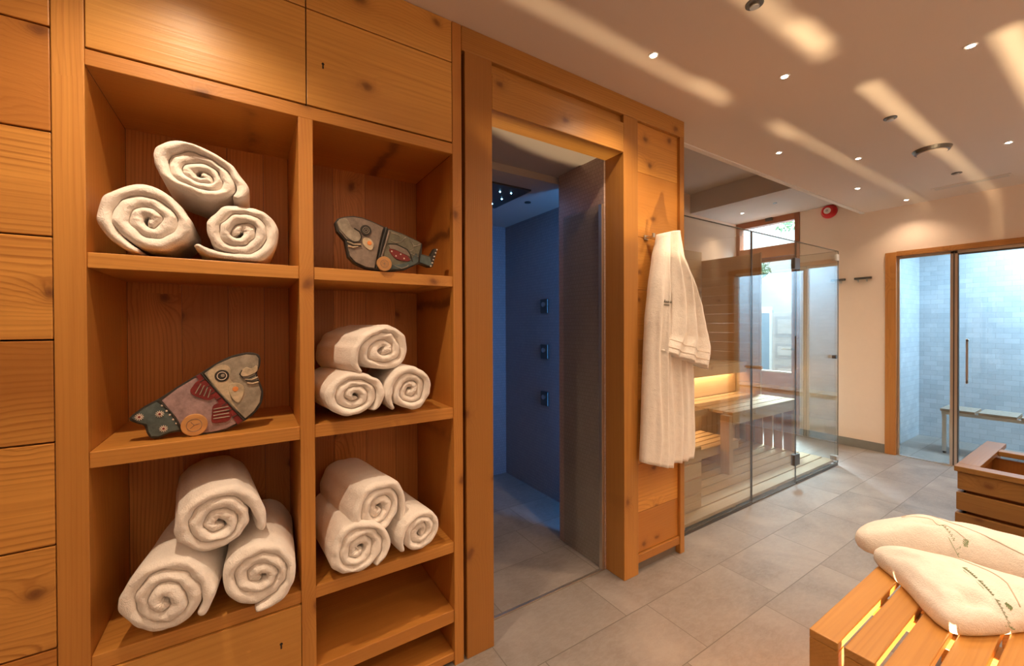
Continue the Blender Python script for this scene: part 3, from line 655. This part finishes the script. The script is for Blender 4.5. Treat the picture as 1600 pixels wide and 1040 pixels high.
t = thing('wood_panelling', 'wooden back wall panelling of the sauna', 'panel', (3.3, 2.92, 0))
b = MB()
for k in range(20): b.box(2.125, 4.60, 2.905, 2.925, .05 + k * .107, .05 + k * .107 + .1055)
b.build('boards', M['sauna_x'], t, .001)
MB().box(2.125, 4.60, 2.925, 2.949, .05, 2.18).build('backing', M['sauna_z'], t)
t = thing('wood_panelling', 'wooden end wall of the sauna next to the corridor', 'panel', (4.6, 2.57, 0))
b = MB()
for k in range(19): b.box(4.588, 4.606, 2.245, 2.90, .05 + k * .107, .05 + k * .107 + .1055)
b.build('boards', M['sauna_y'], t, .001)
MB().box(4.584, 4.614, 2.225, 2.245, 0, 2.085).build('edge_post', M['sauna_z'], t, .002)
# glass enclosure
GZ = 1.996
def pane(root, x0, x1, y0, y1, z0, z1, edges=('top',), m='sglass', name='pane'):
    g = MB().box(x0, x1, y0, y1, z0, z1).build(name, M[m], root)
    lx = x1 - x0 > y1 - y0
    e = MB()
    if 'top' in edges: e.box(x0, x1, y0 - .0005, y1 + .0005, z1, z1 + .004)
    if 'l' in edges: (e.box(x0 - .003, x0, y0, y1, z0, z1) if lx else e.box(x0, x1, y0 - .003, y0, z0, z1))
    if 'r' in edges: (e.box(x1, x1 + .003, y0, y1, z0, z1) if lx else e.box(x0, x1, y1, y1 + .003, z0, z1))
    if 'bottom' in edges: e.box(x0, x1, y0, y1, z0 - .01, z0)
    e.build('edge', M['gedge'], g)
    return g
t = thing('glass_panel', 'fixed glass front of the sauna beside the timber wall', 'glass panel', (2.6, 1.56, 0))
pane(t, 2.119, 3.080, 1.555, 1.565, .024, GZ, ('top', 'r', 'bottom')); MB().box(2.119, 3.080, 1.553, 1.567, 0, .014).build('channel', M['dark_steel'], t)
t = thing('sauna_glass_door', 'clear glass sauna door with dark metal hinges', 'glass door', (3.43, 1.56, 0))
pane(t, 3.090, 3.778, 1.555, 1.565, .012, GZ, ('top', 'l', 'r', 'bottom'))
for z in (.205, 1.815): MB().box(3.735, 3.825, 1.545, 1.575, z - .045, z + .045).build('hinge', M['dark_steel'], t, .002)
MB().cyl((3.115, 1.50, 1.005), .012, .12, 'y', 16).build('handle', M['alu'], t)
t = thing('glass_panel', 'fixed glass corner of the sauna at the corridor', 'glass panel', (4.3, 1.56, 0))
pane(t, 3.788, 4.610, 1.555, 1.565, .024, GZ, ('top', 'bottom')); pane(t, 4.614, 4.624, 1.555, 2.222, .024, GZ, ('top', 'l', 'bottom'))
MB().box(4.575, 4.626, 1.548, 1.60, GZ - .09, GZ - .03).build('clamp', M['grey'], t, .002)
MB().box(4.575, 4.626, 1.548, 1.60, .05, .09).build('clamp', M['grey'], t, .002)
MB().box(3.788, 4.624, 1.553, 1.567, 0, .014).build('channel', M['dark_steel'], t)
MB().cyl((4.50, 1.525, 1.02), .018, .03, 'y', 16).build('door_stop', M['dark_steel'], t)

# ---------------------------------------------------------------- entrance door at the end of the corridor
t = bpy.data.objects.new('door_1', None); COL.objects.link(t); t.location = (XF, 2.58, 0); tag(t, 'wooden entrance door with glazed top light at the corridor end', 'door', None, 'structure')
X0, X1 = XF - .01, XF + .09
MB().box(X0, X1, 2.21, 2.262, 0, 2.64).box(X0, X1, 2.905, 2.965, 0, 2.64).build('frame', M['red_z'], t, .002)
MB().box(X0, X1, 2.262, 2.905, 2.565, 2.64).box(X0, X1, 2.262, 2.905, 2.15, 2.29).build('transom', M['red_y'], t, .002)
MB().box(XF + .03, XF + .036, 2.262, 2.905, 2.29, 2.565).build('pane', M['glass'], t)
d = MB().box(XF + .01, XF + .06, 2.266, 2.302, .01, 2.145).box(XF + .01, XF + .06, 2.865, 2.901, .01, 2.145).box(XF + .01, XF + .06, 2.302, 2.865, .01, .725).box(XF + .01, XF + .06, 2.302, 2.865, 2.10, 2.145).build('leaf', M['red_z'], t, .002)
MB().box(XF + .03, XF + .036, 2.302, 2.865, .74, 2.10).build('pane', M['glass'], d)
MB().box(XF + .005, XF + .03, 2.30, 2.867, .725, .742).build('bead', M['white'], d)
MB().cyl((XF - .04, 2.285, 1.02), .009, .05, 'x', 12).box(XF - .045, XF - .03, 2.28, 2.39, 1.012, 1.028).build('handle', M['steel'], d)
tag(MB().box(XF - .03, XF - .012, 2.50, 2.58, 2.60, 2.64).build('door_sensor', M['dark'], None, .003), 'small dark sensor box over the entrance door', 'sensor')
# outside
struct('wall_outside', MB().box(7.6, 7.7, 1.7, 6.0, -.1, 2.1), plain('outside_plaster', (.55, .72, .80), .8, var=.05), 'pale blue courtyard wall beyond the entrance door', 'wall')
struct('floor_outside', MB().box(5.6, 9, 3.4, 6, -.12, -.02), M['skirt'], 'stone courtyard ground outside the entrance', 'ground')
t = thing('courtyard_shutter', 'weathered grey panelled wooden shutter outside the entrance door', 'shutter', (7.0, 3.0, 0))
sh = plain('weathered_wood', (.40, .33, .29), .8, var=.2); shd = plain('shutter_recess_shade', (.26, .21, .19), .8)  # recess shade put into a darker copy of the wood
MB().box(7.0, 7.04, 2.84, 3.22, 0, 1.50).build('leaf', sh, t, .004)
b = MB(); c = MB()
for z0, z1 in ((.78, 1.02), (1.12, 1.44), (.3, .68)):
    b.box(6.985, 7.0, 2.89, 3.17, z0, z1); c.box(6.975, 6.985, 2.93, 3.13, z0 + .05, z1 - .05)
b.build('recess_shade', shd, t, .003); c.build('panel', sh, t, .006)
t = thing('courtyard_window', 'blue grey window in white frame outside the entrance door', 'window', (7.1, 3.4, .4))
MB().box(7.1, 7.13, 3.26, 3.60, .55, 1.55).build('pane', plain('window_blue', (.12, .19, .26), .2), t)
MB().box(7.08, 7.1, 3.26, 3.30, .5, 1.6).box(7.08, 7.1, 3.30, 3.60, 1.50, 1.6).box(7.08, 7.1, 3.30, 3.60, .5, .58).build('frame', M['white'], t, .003)
def leaves(name, label, c, r, n, seed):
    rnd = random.Random(seed); m = MB()
    for k in range(n):
        p = Vector((rnd.gauss(0, 1), rnd.gauss(0, 1), rnd.gauss(0, 1))); p = p.normalized() * r * rnd.random() ** .4; p.z *= .7; p += Vector(c)
        a = Vector((rnd.gauss(0, 1), rnd.gauss(0, 1), rnd.gauss(0, 1))).normalized() * .05; b2 = a.cross(Vector((rnd.gauss(0, 1), rnd.gauss(0, 1), .3))).normalized() * .018
        m.add([p - a, p + b2, p + a, p - b2], [(0, 1, 2, 3)])
    return tag(m.build(name, plain(name + '_green', (.12, .22, .13), .7)), label, 'shrub')
_s = leaves('climbing_shrub', 'green leafy climber above the courtyard wall', (7.3, 3.66, 2.25), .26, 260, 3)
MB().tube([(7.3 + .03 * math.sin(k), 3.78 + .02 * math.cos(k * 2), -.02 + k * .27) for k in range(9)], .02, 6).build('stem', M['bench_z'], _s)
leaves('hanging_foliage', 'sprig of green leaves high outside the top light', (6.4, 2.75, 2.72), .13, 60, 5)

# ---------------------------------------------------------------- steam room
SX = 6.69
struct('wall_steam', MB().box(SX, SX + .1, -1.3, 1.56, -.02, 2.5).box(5.58, SX, 1.455, 1.56, -.02, 2.5).box(5.58, SX, -1.4, -1.3, -.02, 2.5), M['steam'], 'pale mosaic tiled walls of the steam room', 'wall')
struct('ceiling_steam', MB().box(5.58, SX + .1, -1.4, 1.56, 2.35, 2.5), M['white'], 'white ceiling of the steam room', 'ceiling')
t = bpy.data.objects.new('door_2', None); COL.objects.link(t); t.location = (XF, .75, 0); tag(t, 'glass steam room door and side panel in an oak frame', 'door', None, 'structure')
MB().box(XF - .02, XF + .12, 1.352, SY1 + .012, 0, SZ).box(XF - .02, XF + .12, SY0 - .01, .14, 0, SZ).build('frame', M['oak_z'], t, .003)
MB().box(XF - .02, XF + .12, .14, 1.352, 1.992, SZ + .005).build('frame_head', M['oak_y'], t, .003)
MB().box(XF + .02, XF + .05, .965, .985, 0, 1.99).box(XF + .02, XF + .05, .938, .956, 0, 1.99).box(XF + .02, XF + .05, 1.335, 1.352, 0, 1.99).box(XF + .02, XF + .05, .14, 1.335, 1.965, 1.992).build('metal_frame', M['alu'], t, .001)
MB().box(XF + .018, XF + .052, .956, .965, 0, 1.99).box(XF + .02, XF + .05, .929, .938, 0, 1.965).box(XF + .02, XF + .05, .14, .93, 1.95, 1.965).build('seal', M['dark_steel'], t)
MB().box(XF + .032, XF + .038, .985, 1.335, .01, 1.965).build('side_pane', M['glass'], t)
d = MB().box(XF + .032, XF + .038, .145, .929, .01, 1.95).build('leaf', M['glass'], t)
MB().box(XF - .03, XF - .018, .862, .878, .775, 1.18).box(XF - .03, XF + .03, .862, .878, .785, .80).box(XF - .03, XF + .03, .862, .878, 1.155, 1.17).build('handle', M['steel'], d, .002)
MB().box(XF + .0, XF + .05, .14, 1.352, 0, .006).build('sill', M['alu'], t)
t = thing('steam_room_bench', 'steel framed bench with grey slatted seats in the steam room', 'bench', (6.1, .5, 0))
SB = plain('bench_slat_grey', (.30, .25, .20), .5, var=.12); SW = wood('steam_bench_edge', 'y', (.42, .24, .12), (.3, .15, .07), knots=0)
for k in range(5):
    y1 = 1.14 - k * .262; y0 = y1 - .24
    s_ = MB().box(5.95, 6.27, y0, y1, .428, .434).build('seat', SW, t, .002)
    m = MB()
    for q in range(6): m.box(5.95 + q * .054, 5.95 + q * .054 + .046, y0 + .001, y1 - .001, .4345, .452)
    m.build('slats', SB, s_, .002)
MB().box(5.955, 5.985, -.16, 1.13, .395, .427).box(6.235, 6.265, -.16, 1.13, .395, .427).build('frame', M['steel'], t, .002)
for x in (5.97, 6.25):
    for y in (1.11, .0):
        lg = MB().box(x - .016, x + .016, y - .016, y + .016, .02, .396).build('leg', M['steel'], t, .002)
        MB().cyl((x, y, 0), .012, .02, n=12).build('foot', M['dark'], lg)

# ---------------------------------------------------------------- things on the far wall and the ceilings
def rack(y0, y1, label, n):
    t = thing('hook_rack', label, 'hook rack', (XF, (y0 + y1) / 2, 1.8))
    MB().box(XF - .022, XF, y0, y1, 1.79, 1.812).build('rail', M['dark_steel'], t, .002)
    for k in range(n):
        y = y0 + (k + .5) * (y1 - y0) / n
        MB().box(XF - .045, XF - .022, y - .006, y + .006, 1.775, 1.785).box(XF - .026, XF - .018, y - .006, y + .006, 1.76, 1.79).build('hook', M['steel'], t, .001)
rack(1.545, 1.69, 'dark steel hook rack on the cream wall nearest the steam room', 2); rack(1.77, 1.90, 'dark steel hook rack behind the glass corner of the sauna', 2)
t = thing('fire_alarm', 'round red fire alarm sounder high on the cream wall', 'fire alarm', (XF, 1.918, 2.575))
MB().cyl((XF - .02, 1.918, 2.575), .075, .02, 'x', 32, .078).build('base', M['red'], t, .003)
MB().cyl((XF - .055, 1.918, 2.575), .052, .036, 'x', 32, .074).build('housing', M['red'], t, .004)
MB().cyl((XF - .066, 1.918, 2.575), .034, .012, 'x', 24).build('grille', M['white'], t, .003)
MB().cyl((XF - .072, 1.918, 2.575), .014, .007, 'x', 16).build('core', M['grey'], t, .002)
t = thing('ceiling_speaker', 'shallow round ceiling vent with dark rim', 'ceiling vent', (3.854, .78, ZC))
MB().cyl((3.854, .78, ZC - .022), .085, .022, n=40, r2=.098).build('rim', M['dark_steel'], t, .002)
MB().cyl((3.854, .78, ZC - .028), .074, .008, n=40).build('cover', M['ceil'], t, .002)
t = thing('linear_vent', 'long narrow slotted air vent in the cream ceiling', 'ceiling vent', (5.03, .8, ZC))
MB().box(4.98, 5.09, .57, 1.015, ZC - .004, ZC).build('frame', M['ceil'], t, .001)
for x in (5.005, 5.03, 5.055): MB().box(x, x + .008, .585, 1.0, ZC - .0048, ZC - .0042).build('slot', M['grey'], t)
for x, y, w in ((1.554, .775, 'nearest the viewer'), (3.066, .789, 'between the light streaks'), (4.624, .798, 'beyond the round vent')):
    t = thing('ceiling_nozzle', f'small dark round ceiling fitting {w}', 'ceiling fitting', (x, y, ZC), 'dark ceiling fittings')
    MB().cyl((x, y, ZC - .006), .030, .006, n=28).build('rim', M['dark_steel'], t, .001)
    MB().cyl((x, y, ZC - .016), .016, .011, n=20).build('core', M['steel'], t, .001)
tag(MB().cyl((4.831, 2.194, 2.636), .02, .004, n=20).build('ceiling_nozzle', M['dark_steel']), 'tiny dark fitting in the soffit near the entrance', 'ceiling fitting')
E_DL = 35
def downlight(x, y, z, label, e=E_DL, size=1.0, group='ceiling downlights', ang=125):
    t = thing('ceiling_downlight', label, 'downlight', (x, y, z), group)
    MB().cyl((x, y, z - .003), .022 * size, .003, n=24).build('trim_ring', M['white'], t, .0008)
    MB().cyl((x, y, z - .0042), .0125 * size, .0015, n=16).build('lens', M['bulb'], t)
    l = bpy.data.lights.new('downlight_beam', 'SPOT'); l.energy = e; l.color = (1, .74, .50); l.spot_size = math.radians(ang); l.spot_blend = .8; l.shadow_soft_size = .018
    o = bpy.data.objects.new('downlight_beam', l); COL.objects.link(o); o.location = (x, y, z - .012)
DL = [(1.481, 1.159, 'bright ceiling downlight nearest the timber doorway'), (2.129, .925, 'ceiling downlight second nearest the timber doorway'), (2.558, .402, 'ceiling downlight at the top right between wide light streaks'),
      (3.038, 1.355, 'ceiling downlight just above the raised ceiling edge'), (3.619, 1.102, 'ceiling downlight on the thin light streak, middle one'), (4.416, 1.348, 'ceiling downlight above the red alarm'),
      (5.219, 1.227, 'ceiling downlight closest to the cream wall'), (4.127, .483, 'ceiling downlight right of the round vent')]
for x, y, lb in DL: downlight(x, y, ZC, lb, 14 if x > 5 else E_DL)
for x, y, w, e in ((-.18, .98, 'just in front of the towel cabinet', 62), (.62, .55, 'added above the viewer', 10), (-1.3, .9, 'added in front of the plank wall', 22), (-.5, -.7, 'added behind the viewer to light the shelves', 62), (1.85, -.06, 'added out of view to brighten the near bench', 44), (1.3, -.8, 'added behind and right of the viewer', 34), (3.0, -.9, 'added over the tub side of the room', 34), (4.6, -.7, 'added in front of the steam room', 34)):  # unseen downlights added for light, except the one by the towel cabinet
    downlight(x, y, ZC, 'ceiling downlight ' + w, e)
downlight(4.936, 2.60, 2.64, 'downlight in the low soffit before the entrance door', 20)

# ---------------------------------------------------------------- slatted tub
t = thing('slatted_tub', 'dark stained wooden tub of horizontal boards beside the bench', 'tub', (4.1, .1, 0))
TX, TY = 3.43, .585
def tubbox(o, z0, z1, w): return MB().box(TX - o, TX - o + w, -.9, TY + o, z0, z1)
for k in range(4):
    z1 = .468 - k * .118; z0 = z1 - .100 if k < 3 else .01; o = .004 * k
    MB().box(TX - o, TX + .025 - o, -.9, TY + o, z0, z1).build('front_board', M['tub_y'], t, .003)
    MB().box(TX + .0255 - o, TX + .9, TY - .025 + o, TY + o, z0, z1).build('side_board', M['tub_x'], t, .003)
MB().box(TX + .03, TX + .05, -.88, TY - .03, .01, .45).box(TX + .05, TX + .9, TY - .05, TY - .03, .01, .45).box(TX + .62, TX + .64, -.88, TY - .05, .01, .45).build('inner_lining', M['bench_z'], t)
MB().box(TX - .012, TX + .075, -.9, TY + .012, .470, .500).build('rim', M['tub_y'], t, .003)
MB().box(TX + .076, TX + .9, TY - .075, TY + .012, .470, .500).build('rim', M['tub_x'], t, .003)
MB().box(TX + .60, TX + .68, -.9, TY - .076, .470, .500).build('rim', M['tub_y'], t, .003)
MB().box(TX + .05, TX + .62, -.88, TY - .05, .05, .07).build('bottom', M['bench_z'], t)
MB().cyl((TX + .42, -.6, .40), .010, .95, 'y', 12).build('inner_rail', M['steel'], t)

# ---------------------------------------------------------------- foreground bench
def slat_bench(name, label, x0, x1, dy, lampx, bars, lampy, nb=7, strip=True, e=240, cone=70):
    t = thing(name, label, 'bench', ((x0 + x1) / 2, .25 + dy, 0))
    y = .5065
    for k in range(nb):
        w = .0665 if k == 0 else .0635
        bo = MB().box(x0, x1, y - w + dy, y + dy, .447, .470).box(x0, x0 + .042, y - w + dy, y + dy, 0, .4467).box(x1 - .042, x1, y - w + dy, y + dy, 0, .4467)
        bo.build('board', M['bench'], t, .003)
        y -= w + .0130
    for xa, xb in bars: MB().box(xa, xb, y + .03 + dy, .492 + dy, .410, .4467).build('crossbar', M['post_y'], t, .002)
    if dy: MB().box(x0 + .043, x1 - .043, .482 + dy, .500 + dy, .06, .4467).box(x0 + .043, x1 - .043, .02 + dy, .035 + dy, .06, .4467).build('spill_shield', M['bench_z'], t, .002)  # boards added to stop side spill from the unseen bench's lamp
    if strip: MB().box(x0 + .15, x1 - .15, lampy - .006, lampy + .006, .0005, .008).build('light_strip', M['warmled'], t)
    for lx in lampx:
        l = bpy.data.lights.new('bench_lamp', 'SPOT'); l.spot_size = math.radians(cone); l.spot_blend = .08; l.energy = e; l.color = (1, .74, .42); l.shadow_soft_size = .010
        o = bpy.data.objects.new('bench_lamp', l); COL.objects.link(o); o.location = (lx, lampy, .03); o.rotation_euler = (PI, 0, 0)
    return t
slat_bench('slatted_bench', 'honey coloured slatted wooden bench lit from beneath, with folded robes', 1.311, 2.30, 0, (1.527,), ((1.630, 1.700), (1.95, 2.02)), .271)
slat_bench('slatted_bench', 'unseen slatted wooden bench with lamp, added to throw the far ceiling streaks', 2.34, 3.058, -.36, (2.50,), ((2.43, 2.505),), -.160, 7, True, 520, 117)  # out of view; bench and lamp made up for the far ceiling streaks

# folded bathrobes
class Blob:
    def __init__(s, c, poly, H, seed, creases=(), z0=.4715, p=2.4):
        s.c, s.H, s.seed, s.z0, s.cr, s.p = c, H, seed, z0, creases, p
        q = smoothpts(poly, 6); s.n = 96; s.R = []
        for i in range(s.n):
            a = 2 * PI * i / s.n; d = (math.cos(a), math.sin(a)); best = 0
            for (x0, y0), (x1, y1) in zip(q, q[1:] + q[:1]):
                ex, ey = x1 - x0, y1 - y0; den = d[0] * ey - d[1] * ex
                if abs(den) < 1e-9: continue
                tt = ((x0 - c[0]) * ey - (y0 - c[1]) * ex) / den; uu = ((x0 - c[0]) * d[1] - (y0 - c[1]) * d[0]) / den
                if tt > 0 and -1e-6 <= uu <= 1 + 1e-6: best = max(best, tt)
            s.R.append(best or .1)
    def h(s, x, y, t):
        b = max(0, 1 - t ** s.p) ** .5
        n = noise.noise(Vector((x * 6, y * 6, s.seed))) * .028 + noise.noise(Vector((x * 17, y * 14, s.seed + 4))) * .010
        f = 0
        for (ax, ay), (bx, by), wd, am in s.cr:
            vx, vy = bx - ax, by - ay; L2 = vx * vx + vy * vy; u = max(0, min(1, ((x - ax) * vx + (y - ay) * vy) / L2))
            dd = math.hypot(x - ax - vx * u, y - ay - vy * u); f += am * math.exp(-(dd / wd) ** 2) * math.sin(PI * min(1, max(.12, u)) ) 
        return (s.H + n) * b + f * min(1, b * 1.6)
    def surf(s, x, y):
        dx, dy = x - s.c[0], y - s.c[1]; r = math.hypot(dx, dy); a = math.atan2(dy, dx) % (2 * PI)
        k = a / (2 * PI) * s.n; i = int(k) % s.n; R = s.R[i] + (s.R[(i + 1) % s.n] - s.R[i]) * (k - int(k))
        t = min(1, r / R); return Vector((x, y, s.z0 + s.H * .30 * min(1, 1.0) + s.h(x, y, t) * .70))
    def build(s, name, parent):
        vs, fs = [], []; M_ = 30; n = s.n
        for j in range(M_ + 1):
            t = .02 + .98 * math.sin(j / M_ * PI / 2)
            for i in range(n):
                a = 2 * PI * i / n; r = s.R[i] * t; x, y = s.c[0] + math.cos(a) * r, s.c[1] + math.sin(a) * r
                vs.append((x, y, s.z0 + s.H * .30 + s.h(x, y, t) * .70))
        for j, (k, zz) in enumerate(((1.004, .18), (.985, .07), (.95, 0.0))):
            for i in range(n):
                a = 2 * PI * i / n; r = s.R[i] * k; vs.append((s.c[0] + math.cos(a) * r, s.c[1] + math.sin(a) * r, s.z0 + s.H * zz))
        J = M_ + 4
        for j in range(J - 1):
            for i in range(n): fs.append((j * n + i, j * n + (i + 1) % n, (j + 1) * n + (i + 1) % n, (j + 1) * n + i))
        fs += [tuple(range(n - 1, -1, -1)), tuple(range((J - 1) * n, J * n))]
        m = MB(); m.add(vs, fs); o = m.build(name, M['robe'], parent, 0, True)
        return o
    def seam(s, pts, r, name, mat, parent, lift=.001, dash=False):
        q = []
        for (x0, y0), (x1, y1) in zip(pts, pts[1:]):
            for k in range(8): u = k / 8; q.append(s.surf(x0 + (x1 - x0) * u, y0 + (y1 - y0) * u) + Vector((0, 0, lift)))
        q.append(s.surf(*pts[-1]) + Vector((0, 0, lift)))
        MB().tube(q, r, 5).build(name, mat, parent, 0, True)
near = Blob((1.82, .31), [(1.86, .520), (1.80, .462), (1.73, .402), (1.650, .345), (1.607, .300), (1.618, .262), (1.70, .21), (1.785, .168), (1.86, .11), (1.95, .05), (2.01, .12), (2.015, .23), (1.995, .34), (1.96, .43), (1.91, .51)], .092, 3.3,
            [((1.63, .30), (1.76, .42), .012, -.010), ((1.85, .50), (1.80, .38), .016, -.010), ((1.78, .44), (1.88, .30), .03, .010), ((1.66, .27), (1.74, .25), .013, -.028), ((1.69, .30), (1.72, .22), .015, -.016), ((1.70, .34), (1.80, .44), .03, .008), ((1.66, .31), (1.70, .27), .012, .010), ((1.79, .17), (1.70, .225), .012, -.008)])
far = Blob((2.12, .37), [(1.915, .570), (1.925, .525), (1.97, .47), (2.03, .38), (2.07, .25), (2.08, .10), (2.15, .0), (2.27, .05), (2.30, .2), (2.30, .36), (2.24, .46), (2.15, .54), (2.04, .60), (1.95, .60)], .125, 6.1,
           [((1.95, .55), (2.00, .46), .015, -.012), ((2.16, .53), (2.10, .40), .02, .012), ((2.24, .44), (2.12, .30), .018, -.014), ((2.02, .47), (2.12, .38), .012, -.026), ((1.98, .53), (2.2, .42), .04, .006), ((2.08, .30), (2.2, .2), .03, .01)])
tn = thing('folded_bathrobe', 'folded white bathrobe with green embroidery at the front of the bench', 'bathrobe', (1.82, .31, .47), 'folded bathrobes on the bench')
near.build('folded_cloth', tn)
near.seam([(1.905, .44), (1.925, .36), (1.90, .28), (1.85, .215), (1.79, .185)], .0016, 'seam', M['seam'], tn)
def script(blob, a, b, off, parent, n=24):
    """a line of embroidered lettering with a leaf mark, following the cloth"""
    A, B = Vector(a), Vector(b); d = (B - A); L = d.length; d.normalize(); nn = Vector((-d.y, d.x)) * off; m = MB()
    rnd = random.Random(n)
    def st(pts, r): m.tube([blob.surf(p.x, p.y) + Vector((0, 0, .0012)) for p in pts], r, 5)
    for k in range(n):
        if k in (7, 15): continue
        p = A + d * (L * (k + .5) / n); h = .008 if k in (0, 8, 16) else .0045
        st([p - d * .002 - nn * .003, p + nn * h, p + d * .0018 - nn * .003, p + d * .003 + nn * .001], .00075)
    st([A + d * (L * .1) - nn * .010, A + d * (L * .5) - nn * .010, A + d * (L * .95) - nn * .010], .0007)
    for k in range(5):
        p = A + d * (L * .72) + nn * (.016 + k * .003); w = .007 - abs(k - 2) * .002
        st([p - d * w, p + nn * .002, p + d * w], .0011)
    m.build('embroidery', M['green'], parent)
script(near, (1.835, .30), (1.715, .187), 1, tn)
tf = thing('folded_bathrobe', 'folded white bathrobe lying behind the front one on the bench', 'bathrobe', (2.12, .37, .47), 'folded bathrobes on the bench')
far.build('folded_cloth', tf)
far.seam([(2.13, .53), (2.15, .46), (2.13, .36), (2.10, .28), (2.09, .2)], .0016, 'seam', M['seam'], tf)
far.seam([(2.08, .50), (2.10, .42), (2.07, .33)], .0011, 'seam', M['seam'], tf)
script(far, (2.09, .40), (2.03, .325), 1, tf, 12)

# ---------------------------------------------------------------- lights
def area(name, loc, rot, sx, sy, e, col, spread=PI):
    l = bpy.data.lights.new(name, 'AREA'); l.shape = 'RECTANGLE'; l.size = sx; l.size_y = sy; l.energy = e; l.color = col; l.spread = spread
    o = bpy.data.objects.new(name, l); COL.objects.link(o); o.location = loc; o.rotation_euler = rot; return o
area('shower_blue_strip', (1.82, 1.66, 1.2), (PI / 2, 0, 0), .10, 2.0, 11, (.09, .38, 1))
area('rain_shower_glow', (1.3, 2.37, 2.17), (0, 0, 0), .4, .4, 1.2, (.12, .40, 1))
area('steam_room_light', (6.2, .0, 2.33), (0, 0, 0), .6, 1.6, 100, (.52, .77, 1))
area('sauna_riser_light', (3.35, 2.402, .838), (math.radians(42), 0, 0), 2.2, .01, 12, (1, .66, .34))
area('sauna_step_light', (2.9, 2.33, .54), (math.radians(10), 0, 0), 1.5, .02, 8, (1, .66, .34))
area('courtyard_daylight', (6.6, 3.3, 4.2), (0, math.radians(12), 0), 2.5, 2.5, 800, (.68, .86, 1))
area('ceiling_fill', (.6, -1.9, 1.9), (PI, 0, 0), 2.6, .5, 46, (1, .81, .62))  # unseen fill lights added to brighten the ceiling and its bounce
area('ceiling_fill', (3.8, -1.9, 1.9), (PI, 0, 0), 2.6, .5, 46, (1, .81, .62))
_d = (Vector((4.95, 2.1, 0)) - Vector((6.25, 2.75, 3.1))).to_track_quat('-Z', 'Y').to_euler()
area('doorway_daylight', (6.25, 2.75, 3.1), _d, .7, .7, 420, (.66, .84, 1), math.radians(70))
W = bpy.data.worlds.new('world'); S.world = W; W.use_nodes = True
W.node_tree.nodes['Background'].inputs[0].default_value = (.80, .90, 1, 1); W.node_tree.nodes['Background'].inputs[1].default_value = 3.0

# ---------------------------------------------------------------- camera
f, cy, yaw, pit, rol = 637.79, 512.325, .5723173, .00719173, -.00386576
c, s = math.cos, math.sin
Fw = Vector((s(yaw) * c(pit), c(yaw) * c(pit), -s(pit))); Rt = Vector((c(yaw), -s(yaw), 0)); Up = Rt.cross(Fw)
r_ = Rt * c(rol) + Up * s(rol); u_ = -Rt * s(rol) + Up * c(rol)
cd = bpy.data.cameras.new('camera'); co = bpy.data.objects.new('camera', cd); COL.objects.link(co)
mt = Matrix((r_, u_, -Fw)).transposed().to_4x4(); mt.translation = Vector((0, 0, 1.32)); co.matrix_world = mt
cd.sensor_width = 36; cd.sensor_fit = 'HORIZONTAL'; cd.lens = f / 1600 * 36; cd.shift_y = -(520 - cy) / 1600; cd.clip_start = .02
S.camera = co
S.view_settings.view_transform = 'Standard'; S.view_settings.look = 'None'; S.view_settings.gamma = 1; S.view_settings.use_curve_mapping = False; S.view_settings.exposure = 0.0
S.cycles.use_denoising = True; S.cycles.max_bounces = 10; S.cycles.diffuse_bounces = 6; S.cycles.transparent_max_bounces = 16
S.cycles.sample_clamp_indirect = 4; S.cycles.caustics_reflective = False; S.cycles.caustics_refractive = False; S.cycles.blur_glossy = .5
